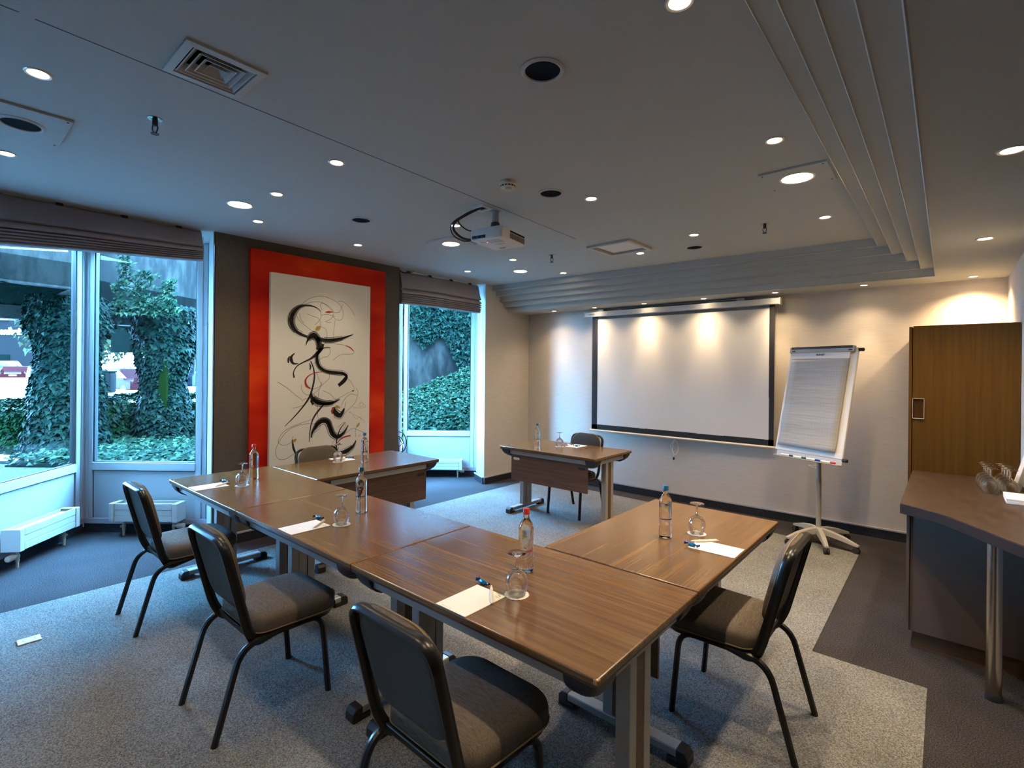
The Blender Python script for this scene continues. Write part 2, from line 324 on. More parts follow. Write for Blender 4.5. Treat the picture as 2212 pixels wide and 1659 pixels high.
# pale end faces of the piers beside the windows
struct(MB().prism([(-4.79, 1.642), (-4.79, 1.634), (-5.24, 1.752), (-5.25, 1.79)], 0.1, ZM-.001).obj('trim_1', M['alu'], smooth=0))
struct(MB().prism([(-4.788, 5.046), (-4.775, 5.046), (-4.775, 5.036), (-5.09, 5.205), (-5.11, 5.24)], 0.1, ZM-.001).obj('trim_2', M['alu'], smooth=0))
# baseboards (dark carpet strip with a pale ledge on top)
def baseboard(name, a, b, n):
    a = Vector((*a, 0)); b = Vector((*b, 0)); e = (b-a).normalized(); n = Vector((*n, 0)).normalized(); ln = (b-a).length
    mt = Matrix(((e.x, n.x, 0, a.x), (e.y, n.y, 0, a.y), (0, 0, 1, 0), (0, 0, 0, 1)))
    o = MB().box(0, ln, .0005, .016, 0, .085, mt).obj(name, M['base'], smooth=0); struct(o)
    MB().box(0, ln, .0005, .02, .085, .098, mt).obj('ledge', M['ledge'], o, smooth=0); return o
baseboard('baseboard_back', (XL, YB), (-.215, YB), (0, -1))
baseboard('baseboard_left', (XL, 5.05), (XL, YB), (1, 0))
baseboard('baseboard_left_dark', (XL, 1.648), (XL, 3.593), (1, 0))
baseboard('baseboard_left_end', (-5.10, 5.20), (XL, 5.036), (-.5, -.86))

# ---------------------------------------------------------------- windows
def obm(a, e, n): return Matrix(((e.x, n.x, 0, a.x), (e.y, n.y, 0, a.y), (0, 0, 1, 0), (0, 0, 0, 1)))
def window(name, a, e, n, t0, t1, tend, full=True):
    mt = obm(a, e, n); B = lambda *q: MB().box(*q, mt)
    root = struct(MB().box(0.0, tend, -.06, -.03, 2.69, ZM, mt).obj(name, M['alu2'], smooth=0))
    fr = MB()
    fr.box(t0-.05, t0, -.055, .0, .10, ZM, mt); fr.box(t1, t1+.055, -.055, .0, .10, ZM, mt)     # stiles
    fr.box(t0, t1, -.055, .004, .585, .66, mt); fr.box(t0, t1, -.055, 0, 2.66, 2.71, mt); fr.box(t0, t1, -.05, -.002, .085, .13, mt)
    fr.obj('window_frame', M['alu'], root, bevel=.003, smooth=0)
    for k, (q0, q1) in enumerate(((t1+.058, t1+.10), (t1+.103, max(tend, t1+.14)))):                # grooved outer post
        MB().box(q0, q1, -.055, -.004-.004*k, .10, 1.96, mt).obj('post_strip', M['alu'], root, bevel=.002, smooth=0)
        MB().box(q0, q1, -.055, -.004-.004*k, 1.965, ZM, mt).obj('post_strip', M['alu'], root, bevel=.002, smooth=0)
    gs = MB(); g_ = .012
    gs.box(t0, t0+g_, -.05, -.012, .66, 2.66, mt); gs.box(t1-g_, t1, -.05, -.012, .66, 2.66, mt); gs.box(t0, t1, -.05, -.012, .66, .66+g_*.6, mt)
    gs.obj('gasket', M['seal'], root, smooth=0)
    MB().box(t0+g_, t1-g_, -.030, -.028, .667, 2.66, mt).obj('pane', M['glass_pane'], root, smooth=0)
    MB().box(t0-.002, t1+.002, -.05, -.022, .12, .59, mt).obj('panel_gap', M['seal'], root, smooth=0)
    MB().box(t0+.008, t1-.004, -.03, -.012, .132, .578, mt).obj('lower_panel', M['alu2'], root, bevel=.002, smooth=0)
    MB().box(-.01, tend, -.05, .012, .085, .132, mt).obj('sill_ledge', M['ledge'], root, smooth=0)
    MB().box(-.01, tend, -.05, .004, 0, .085, mt).obj('baseboard_strip', M['base'], root, smooth=0)
    return root
window('window_1', AP, E1, N1, .10, 1.19, 1.72)
window('window_2', AP, E2, N2, .08, 1.055, 1.19)
window('window_3', AP3, E2, N2, .165, 1.10, 1.32)
window('window_4', AP3, E1, N1, .10, 1.19, 1.30)
struct(MB().box(-6.5, -5.26, -7.0, .12, 0, ZM).obj('wall_left_rear', M['wallpaper'], smooth=0))  # unseen solid wall put in to keep daylight out of the near bays
# bay corner posts with grooves
def corner_post(name, a):
    o = MB()
    for e, n, q in ((E1, N1, 1), (E2, N2, 1)):
        mt = obm(a, e, n); o.box(.006, .040, -.06, .006, .085, ZM, mt); o.box(.046, .09 if e is E1 else .075, -.06, .002, .085, ZM, mt)
    root = struct(o.obj(name, M['alu'], bevel=.004, smooth=0)); MB().box(-.03, .03, -.045, .012, .05, ZM, obm(a, Vector((0, 1, 0)), Vector((1, 0, 0)))).obj('post_core', M['alu'], root, smooth=0)
corner_post('trim_3', AP); corner_post('trim_4', AP3)
# round vent cover low on the post right of window 2
v = thing('vent_cover', 'round pale plastic cover low on the white post beside the radiator', 'cover', (*P2(AP, E2, 1.16, N2, .0), .40))
v.matrix_world = obm(AP+E2*1.165+Vector((0, 0, .44)), E2, N2)
MB().lathe([(.034, 0), (.034, .006), (.028, .01)], 24, mtx=Matrix.Rotation(R(-90), 4, 'X')).obj('cap', M['cream'], v)

# ---------------------------------------------------------------- roman blinds
def blind(name, label, x, y0, y1, ztop, zb0, zb1, nf=5):
    prof = [(0, 0), (.012, .06), (.026, .22), (.045, .38), (.062, .47), (.066, .51), (.05, .535), (.028, .53), (.03, .545), (.058, .60), (.066, .65), (.060, .685), (.03, .68)]
    lo = .70
    for k in range(nf):
        s = lo+(1-lo)*k/nf; d = (1-lo)/nf
        prof += [(.036, s), (.062-.003*k, s+d*.3), (.066-.003*k, s+d*.72), (.056-.003*k, s+d*.9), (.032, s+d*.88)]
    prof += [(.02, 1.0), (0, .995)]
    rs = []; n = 18; back = [(-.012, .995), (-.012, 0)]
    for i in range(n+1):
        t = i/n; y = y0+(y1-y0)*t; zb = zb0+(zb1-zb0)*t; h = ztop-zb
        rs.append([(x+dx*(1+.12*math.sin(7*t+9*s))+(.004*math.sin(23*t+5*s)), y, ztop-h*s+.005*math.sin(5*t)*(s > .3)) for dx, s in prof+back])
    root = thing(name, label, 'blind', (x, (y0+y1)/2, zb0)); bpy.context.view_layer.update()
    o = MB().rings(rs).obj('cloth', M['blind'], root, smooth=60); o.matrix_parent_inverse = root.matrix_world.inverted()
    h = MB().box(x-.035, x-.012, y0, y1, ztop-.03, ztop+.012).obj('head_rail', M['white'], root, smooth=0); h.matrix_parent_inverse = root.matrix_world.inverted()
    for t in (.1, .35, .62, .88):
        b = MB().box(x-.03, x+.012, y0+(y1-y0)*t-.02, y0+(y1-y0)*t+.02, ztop-.012, ztop+.014).obj('bracket', M['black'], root, smooth=0); b.matrix_parent_inverse = root.matrix_world.inverted()
    c = MB().tube([(x+.01, y1+.012, ztop-.05), (x+.01, y1+.014, .95)], .0025, n=5).obj('bead_chain', M['white'], root); c.matrix_parent_inverse = root.matrix_world.inverted()
blind('roman_blind', 'wide grey folded cloth blind pulled up over the ivy-view corner windows', -4.84, .14, 1.555, 2.732, 2.36, 2.478, 5)
blind('roman_blind', 'narrow grey folded cloth blind over the window between the painting and the beige wall', -4.87, 3.66, 4.985, 2.722, 2.335, 2.345, 5)

# ---------------------------------------------------------------- radiators
def radiator(label, a, e, n, t0, t1, z0=.145, z1=.31, d0=.02, d1=.15, knob=1):
    mt = obm(a, e, n); root = thing('radiator', label, 'radiator', (*P2(a, e, (t0+t1)/2, n, (d0+d1)/2), 0)); bpy.context.view_layer.update()
    inv = root.matrix_world.inverted()
    def add(mb, nm, m_, **k): o = mb.obj(nm, m_, root, **k); o.matrix_parent_inverse = inv; return o
    c = .05
    for k in range(3):
        za = z0+(z1-z0)*k/3; zb = z0+(z1-z0)*(k+1)/3-.003
        add(MB().box(t0+c, t1-c, d1-.012, d1-.002*(k % 2), za, zb, mt), 'front_strip', M['radiator'], bevel=.002, smooth=0)
    add(MB().box(t0, t0+c-.004, d0, d1+.003, z0-.004, z1+.002, mt), 'end_cap', M['radiator'], bevel=.003, smooth=0)
    add(MB().box(t1-c+.004, t1, d0, d1+.003, z0-.004, z1+.002, mt), 'end_cap', M['radiator'], bevel=.003, smooth=0)
    add(MB().box(t0+c, t1-c, d0, d0+.012, z0, z1, mt), 'back_plate', M['radiator'], smooth=0)
    add(MB().box(t0+c, t1-c, d1-.014, d1-.001, z1-.006, z1+.002, mt), 'top_lip', M['radiator'], smooth=0)
    g = MB()
    for k in range(5): q = d0+.018+k*(d1-d0-.04)/5; g.box(t0+c, t1-c, q, q+.016, z1-.026, z1-.022, mt)
    add(g, 'grille', M['cream'], smooth=0)
    for t, kn in ((t0+.09, knob == 0), (t1-.07, knob == 1)):
        add(MB().lathe([(.010, 0), (.010, .045), (.013, .047), (.013, .075), (.016, .08), (.016, .10), (.011, .104), (.011, z0-.002)], 12, mtx=mt @ Matrix.Translation((t, .085, 0))), 'valve_pipe', M['cream'])
        if kn: add(MB().lathe([(.011, 0), (.011, .03), (.023, .034), (.024, .085), (.02, .095)], 14, mtx=mt @ Matrix.Translation((t, .085, .095)) @ Matrix.Rotation(R(90), 4, 'Y')), 'thermostat_knob', M['cream'])
        else: add(MB().sphere(mt @ Vector((t-.02, .09, .085)), .011, 10), 'bleed_screw', M['cream'])
radiator('low white radiator under the left corner window, running towards the camera', AP, E1, N1, .29, .95)
radiator('low white radiator behind the left-hand chair, under the window with the white post', AP, E2, N2, .36, .985)
radiator('low white radiator under the narrow window right of the painting', AP3, E2, N2, .30, 1.0, .12, .262)

# ---------------------------------------------------------------- tables
TL, TD = 1.203, .727
def make_table():
    t = thing('folding_table', '', 'table')
    MB().box(0, TL, 0, TD, .716, .74).obj('tabletop', M['top'], t, bevel=.005, smooth=0)
    e = MB(); e.box(.003, TL-.003, .003, TD-.003, .711, .717); e.obj('edge_band', M['edge'], t, smooth=0)
    for y0, y1 in ((.032, .05), (TD-.05, TD-.032)): MB().box(.10, TL-.10, y0, y1, .664, .708).obj('rail', M['silver'], t, bevel=.003, smooth=0)
    for x0, x1 in ((.032, .05), (TL-.05, TL-.032)): MB().box(x0, x1, .10, TD-.10, .664, .708).obj('rail', M['silver'], t, bevel=.003, smooth=0)
    for sx in (0, 1):
        for sy in (0, 1):
            rs = []
            for z, i, q in ((.712, .008, .02), (.692, .011, .024), (.668, .022, .03), (.645, .044, .036), (.630, .072, .036)):
                pts = rrect(i, .122, i, .122, (.004, .004, q, .004), 4)
                rs.append([(TL-x if sx else x, TD-y if sy else y, z) for x, y in pts])
            MB().rings(rs).obj('corner_bracket', M['black'], t, smooth=40)
    for x, s in ((.078, -1), (TL-.078, 1)):
        leg = MB()
        leg.box(x-.026, x+.026, TD/2-.075, TD/2-.028, .06, .712); leg.box(x-.026, x+.026, TD/2+.028, TD/2+.075, .06, .712); leg.box(x-.018, x+.018, TD/2-.03, TD/2+.03, .06, .712)
        leg.box(*sorted((x-s*.028, x-s*.016)), TD/2-.03, TD/2+.022, .06, .712)
        lg = leg.obj('leg', M['silver'], t, bevel=.003, smooth=0)
        MB().box(*sorted((x+s*.014, x+s*.0235)), TD/2-.03, TD/2+.03, .066, .70).obj('wood_inlay', M['panel'], lg, smooth=0)
        f = MB().box(x-.030, x+.030, .10, TD-.10, .028, .064).obj('foot', M['silver'], t, bevel=.006, smooth=0)
        for q in (0, 1):
            pr = [(.052, .008), (.054, .045), (.070, .064), (.105, .066), (.105, .026), (.145, .024), (.145, .0), (.066, .0)]
            rs = [[(xx, TD-a if q else a, b) for a, b in pr] for xx in (x-.032, x+.032)]
            MB().rings(rs).obj('foot_cap', M['black'], f, bevel=.005, smooth=0)
    mp = MB().box(.115, TL-.13, TD-.060, TD-.044, .385, .682).obj('modesty_panel', M['panel'], t, bevel=.002, smooth=0)
    for xx in (.135, TL-.245):
        rs = [[(a, y, b) for a, b in rrect(xx, xx+.085, .606, .632, .0115, 4)] for y in (TD-.0615, TD-.0425)]
        MB().rings(rs).obj('grip_slot', M['black'] if xx < .2 else M['cream'], mp, smooth=0)
    bpy.context.view_layer.update(); return t
T0 = make_table()
def place(proto, first, x, y, rz, label, group, z=0):
    o = proto if first else copy_tree(proto)
    o.location = (x, y, z); o.rotation_euler = (0, 0, rz); o['label'] = label; o['group'] = group; return o
q90 = math.pi/2
TG = 'walnut folding tables of the U'
place(T0, True, -4.322, 1.192, 0, 'walnut table nearest the corner windows, first of the row of three', TG)
place(T0, False, -3.113, 1.192, 0, 'middle walnut table of the row of three, with the teal-capped bottle', TG)
t3 = place(T0, False, -1.904, 1.192, 0, 'walnut table nearest the camera, with a red-capped bottle and worn corner', TG)
place(T0, False, -4.268, 3.132, -q90, 'walnut table in front of the red painting, with modesty panel to the middle', TG)
place(T0, False, -.702, 1.93, q90, 'walnut table at the right side of the U, nearest the flip chart', TG)
place(T0, False, -2.483, 4.864, math.pi, 'walnut table standing alone by the projection screen', 'walnut speaker table')
MB().box(TL-.016, TL+.0012, -.0012, .016, .722, .7385).obj('worn_corner', mat('worn_brass_edge', (.34, .17, .04, 1), .4), t3, bevel=.004, smooth=0)['label'] = 'worn brass-coloured corner'

# ---------------------------------------------------------------- chairs
def make_chair():
    c = thing('stacking_chair', '', 'chair')
    for s in (-1, 1):
        rear = fillet([(s*.202, 0, 0), (s*.200, .105, .372), (s*.200, .27, .384)], .09, 6)
        front = fillet([(s*.200, .27, .384), (s*.200, .475, .384), (s*.204, .508, 0)], .075, 6)
        MB().tube(rear, .0135, .0165, 8, ref=(1, 0, 0)).obj('leg', M['frame'], c)
        fl = MB().tube(front, .0135, .0165, 8, ref=(1, 0, 0)).obj('leg', M['frame'], c)
        for z in (.10, .21): MB().sphere((s*.2045, .508-.0-.0155-.003*z, z), .009, 8, (1, .6, 1)).obj('bumper', M['cream'], fl)
    for y in (.16, .42): MB().box(-.195, .195, y-.012, y+.012, .376, .398).obj('stretcher', M['frame'], c, bevel=.003, smooth=0)
    # back frame: a tube bent into a rounded inverted U whose feet sweep forward under the seat
    a = Vector((0, .028, .838)); b = Vector((0, .135, .415)); d = (b-a).normalized(); n = Vector((0, -d.z, d.y))
    def onb(u, v, k=0.): p = a+d*v+n*k; return Vector((u, p.y, p.z))
    path = [Vector((-.17, .30, .372)), Vector((-.18, .175, .352)), onb(-.203, .425), onb(-.200, 0), onb(.200, 0), onb(.203, .425), Vector((.18, .175, .352)), Vector((.17, .30, .372))]
    pp = fillet(path, .075, 7)
    MB().tube(pp, .0115, .0205, 10, ref=tuple(n)).obj('back_frame', M['frame'], c)
    def pad(out0, layers, onf, nm, m_, par, dome=.0):
        rs = []
        cx = sum(p[0] for p in out0)/len(out0); cy = sum(p[1] for p in out0)/len(out0)
        hx = max(abs(p[0]-cx) for p in out0); hy = max(abs(p[1]-cy) for p in out0)
        for ins, k in layers: rs.append([onf(cx+(x-cx)*(1-ins/hx), cy+(y-cy)*(1-ins/hy), k) for x, y in out0])
        return MB().rings(rs).obj(nm, m_, par, smooth=60)
    bo = rrect(-.190, .190, -.012, .345, (.075, .075, .115, .115), 7)      # (u, v), v measured down the back: large y = low
    bo = [(x*(1-.10*max(0, (y-.12)/.25)), y) for x, y in bo]
    bk = pad(bo, [(.004, .004), (.0, .012), (.0, .022), (.003, .030), (.012, .039), (.035, .046), (.09, .050), (.15, .051)], onb, 'backrest', M['taupe'], c)
    pad([(x*.97, .166+(y-.166)*.97) for x, y in bo], [(.0, .004), (.002, .001), (.03, .0), (.12, .0)], onb, 'back_panel', M['taupe_dark'], c)
    pth = [onb(x*1.004, .166+(y-.166)*1.004, .0235) for x, y in bo]
    MB().tube(pth, .0035, n=5, closed=True).obj('piping', M['piping'], bk)
    SC = .366
    so = rrect(-.222, .222, .160, .572, (.10, .10, .055, .055), 7)
    so = [(x*(1-.09*max(0, (.40-y)/.30)), y) for x, y in so]
    ons = lambda x, y, k: Vector((x, y, (.388+k*1.22)-.012*(1-abs(y-.34)/.25)*0))
    st = pad(so, [(.012, .0), (.002, .006), (.0, .018), (.0, .040), (.004, .052), (.014, .062), (.04, .070), (.09, .075), (.17, .077)], ons, 'seat', M['taupe'], c)
    MB().tube([ons(x*1.003, SC+(y-SC)*1.003, .012) for x, y in so], .0035, n=5, closed=True).obj('piping', M['piping'], st)
    pad([(x*.94, SC+(y-SC)*.94) for x, y in so], [(.0, -.012), (.0, .003)], ons, 'seat_board', M['black'], c)
    bpy.context.view_layer.update(); return c
C0 = make_chair(); CG = 'taupe stacking chairs round the tables'
place(C0, True, -3.742, .815, 0, 'taupe chair beside the white radiator, at the end of the row by the windows', CG)
place(C0, False, -2.472, .795, 0, 'taupe chair at the middle table, between two other chairs of the row', CG)
place(C0, False, -1.215, .858, R(-1), 'taupe chair closest to the camera, cut off by the bottom of the photo', CG)
place(C0, False, -.442, 2.485, q90, 'taupe chair on the right side of the U, facing the windows', CG)
place(C0, False, -4.375, 2.36, -q90, 'dark chair of which only the top shows, before the painting', CG); c5 = bpy.data.objects['stacking_chair.004']
place(C0, False, -3.095, 5.012, math.pi, 'grey chair behind the lone table, under the projection screen', CG); c6 = bpy.data.objects['stacking_chair.005']
for c_, m_ in ((c5, M['taupe_dark']), (c6, M['chair_grey'])):  # darker seat and back colours on these two chairs
    for ch in c_.children:
        if ch.name.split('.')[0] in ('seat', 'backrest', 'back_panel'): ch.material_slots[0].link = 'OBJECT'; ch.material_slots[0].material = m_

# ---------------------------------------------------------------- things on the tables
ZT = .7405
def bottle(x, y, label, cap, rz, prints):
    t = thing('water_bottle', label, 'bottle', (x, y, ZT), rz, 'glass water bottles on the tables')
    pr = [(.001, .004), (.026, .0), (.0305, .004), (.0318, .012), (.0318, .03), (.0308, .045), (.0305, .06), (.0305, .165), (.0312, .172), (.0310, .180), (.027, .194), (.019, .208), (.0125, .219), (.0115, .226), (.0115, .242), (.001, .2425)]
    MB().lathe(pr, 28).obj('glass_body', M['bottle'], t, smooth=60)
    MB().lathe([(.0005, .2425), (.0142, .2425), (.0146, .236), (.0152, .236), (.0152, .240), (.0142, .2425), (.0142, .256), (.0125, .259), (.0005, .2592)][3:], 22).obj('cap', M[cap], t, smooth=40)
    for kind, s, sz, z, m_ in prints:
        if kind == 'text': text_obj('printed_name', s, sz, M[m_], t, Matrix.Translation((0, 0, z)), bend=.0312, extr=.0002, bold=.0006)
        else:
            mb = MB(); pts = [(sz*math.cos(2*math.pi*k/20), s*math.sin(2*math.pi*k/20)) for k in range(20)]
            mb.rings([[(r_*math.sin(a/.031), -r_*math.cos(a/.031), z+b) for a, b in pts] for r_ in (.0307, .0314)]); mb.obj('printed_mark', M[m_], t, smooth=0)
std = [('oval', .006, .011, .158, 'goldprint'), ('oval', .003, .006, .138, 'paper'), ('text', 'CHAUDFONTAINE', .0085, .095, 'navy'), ('oval', .008, .010, .075, 'paper')]
redp = [('oval', .007, .011, .150, 'goldprint'), ('oval', .010, .012, .100, 'paper'), ('text', 'CHAUDFONTAINE', .0085, .090, 'redprint')]
facing = lambda x, y: math.atan2(x, -y)  # turns the printed side towards the room's near end
bottle(-3.886, 1.615, 'red-capped water bottle on the table nearest the corner windows', 'redcap', .75, redp)
bottle(-2.555, 1.666, 'teal-capped water bottle on the middle table of the row', 'tealcap', .70, std)
bottle(-1.310, 1.640, 'red-capped water bottle on the table nearest the camera', 'redcap', .45, redp)
bottle(-3.901, 2.572, 'blue-capped water bottle on the table in front of the painting', 'bluecap', .9, std)
bottle(-1.061, 2.445, 'blue-capped water bottle on the right-hand table', 'bluecap', .62, std)
bottle(-3.311, 4.316, 'blue-capped water bottle on the lone table by the screen', 'bluecap', .7, std)

GP = [(.0305, 0), (.036, .014), (.0405, .030), (.0425, .046), (.0405, .062), (.033, .077), (.020, .088), (.008, .094), (.0045, .100), (.0042, .140), (.006, .146), (.018, .150), (.035, .1525), (.0355, .154), (.018, .1545), (.004, .156), (.0005, .1565)]
GI = [(.0295, .0), (.035, .0145), (.0392, .030), (.041, .046), (.039, .061), (.032, .0755), (.019, .086), (.006, .0905), (.0005, .091)]
def wineglass_parts(t):
    MB().lathe([(.0305, 0)]+GP[1:8]+[(.0005, .0945)]+GI[::-1]+[(.0305, 0)], 32, caps=False).obj('bowl', M['bowlglass'], t, smooth=80)
    MB().lathe(GP[7:11], 14).obj('stem', M['wineglass'], t, smooth=80)
    MB().lathe(GP[10:], 28).obj('base', M['wineglass'], t, smooth=60)
    MB().tube([(.0302*math.cos(2*math.pi*k/28), .0302*math.sin(2*math.pi*k/28), .001) for k in range(28)], .0009, n=5, closed=True).obj('rim', M['wineglass'], t)
g0 = thing('wine_glass', '', 'glass'); wineglass_parts(g0); bpy.context.view_layer.update(); used = False
def glass(x, y, z, label, group):
    global used; o = place(g0, not used, x, y, 0, label, group, z); used = True; return o
def coaster(x, y, label, rz):
    t = thing('coaster', label, 'coaster', (x, y, ZT), rz, 'white paper coasters under the glasses')
    rs = [[((.0455+.0012*math.cos(16*a))*math.cos(a), (.0455+.0012*math.cos(16*a))*math.sin(a), z) for a in [2*math.pi*k/64 for k in range(64)]] for z in (0, .0016)]
    MB().rings(rs).obj('disc', M['paper'], t, smooth=0)
    text_obj('printed_mark', 'H', .034, M['green'], t, Matrix.Translation((0, .012, .0018)) @ Matrix.Rotation(R(-8), 4, 'Z'), extr=.0001)
    text_obj('printed_mark', 'Holiday Inn', .0135, M['green'], t, Matrix.Translation((0, -.016, .0018)), extr=.0001, bold=.0004)
def pad(x, y, rz, label):
    t = thing('notepad', label, 'notepad', (x, y, ZT), rz, 'white notepads on the tables')
    MB().box(-.074, .074, -.105, .105, 0, .0028).obj('sheets', M['paper'], t, smooth=0)
    text_obj('printed_mark', 'H', .016, M['green'], t, Matrix.Translation((.056, .088, .003)), extr=.0001)
    text_obj('printed_mark', 'Holiday Inn', .005, M['green'], t, Matrix.Translation((.054, .077, .003)), extr=.0001)
    MB().box(-.05, .0, -.0962, -.0955, .0027, .0031).obj('printed_line', M['greyplastic'], t, smooth=0)
def pen(x, y, rz, label, z=ZT+.003):
    t = thing('pen', label, 'pen', (x, y, z), rz, 'white ballpoint pens on the notepads'); rot = Matrix.Translation((-.07, 0, .0062)) @ Matrix.Rotation(R(90), 4, 'Y')
    MB().lathe([(.0012, 0), (.0035, .012), (.0052, .03), (.0060, .07), (.0056, .12), (.0048, .128)], 12, mtx=rot).obj('barrel', M['white'], t)
    MB().lathe([(.0028, .128), (.0028, .137), (.002, .139)], 10, mtx=rot).obj('button', M['white'], t)
    MB().box(.022, .062, -.0022, .0022, .0122, .0135).obj('clip', M['white'], t, smooth=0)
def candy(x, y, rz, label, z=ZT):
    t = thing('candy', label, 'sweet', (x, y, z), rz, 'blue wrapped sweets'); rot = Matrix.Translation((-.019, 0, .009)) @ Matrix.Rotation(R(90), 4, 'Y')
    MB().lathe([(.002, 0), (.0075, .004), (.009, .012), (.009, .026), (.0075, .034), (.002, .038)], 10, mtx=rot).obj('wrapper', M['candy'], t)
    for s in (-1, 1):
        pts = [(s*.018, 0, .009)]; fan = [(s*(.034+.004*(k % 2)), -.012+.004*k, .009+(.006 if k % 2 else -.004)) for k in range(7)]
        MB().add(pts+fan+[(s*.018, .001, .011)]+[(p[0], p[1], p[2]+.001) for p in fan], [(0, k+1, k+2) for k in range(6)]+[(8, k+10, k+9) for k in range(6)]).obj('twisted_end', M['candy2'], t, smooth=0)
gset = [(-3.731, 1.472, 'on the table nearest the corner windows', .2), (-2.425, 1.463, 'on the middle table of the row', .1), (-1.194, 1.442, 'on the table nearest the camera', -.15), (-4.067, 2.411, 'on the table in front of the painting', 1.4), (-.962, 2.605, 'on the right-hand table', -1.3), (-3.175, 4.540, 'on the lone table by the screen', 3.)]
for x, y, s, a in gset:
    coaster(x, y, 'round white coaster '+s+', under an upturned wine glass', a)
    glass(x, y, ZT+.0017, 'upturned wine glass '+s, 'upturned wine glasses on the tables')
PG = 'on the table nearest the corner windows', 'on the middle table of the row', 'on the table nearest the camera', 'on the table in front of the painting', 'on the right-hand table', 'on the lone table by the screen'
for (x, y, a), s in zip(((-3.855, 1.302, 0), (-2.520, 1.305, 0), (-1.285, 1.298, 0), (-4.155, 2.505, -q90), (-.812, 2.445, q90), (-3.065, 4.700, math.pi)), PG): pad(x, y, a, 'white notepad '+s)
for (x, y, a), s in zip(((-3.832, 1.376, 2.13), (-2.492, 1.371, 2.2), (-1.250, 1.366, 2.33), (-4.135, 2.450, 1.2), (-.882, 2.495, .79), (-3.118, 4.660, 2.6)), PG): pen(x, y, a, 'white ballpoint pen '+s+', lying on the notepad')
for (x, y, a, z), s in zip(((-3.935, 1.430, .25, 0), (-2.606, 1.430, .1, 0), (-1.350, 1.424, -.25, 0), (-4.145, 2.575, 1.1, .0), (-.905, 2.392, -.2, .003), (-3.035, 4.660, .3, .003)), PG): candy(x, y, a, 'blue foil-wrapped sweet '+s, ZT+z)

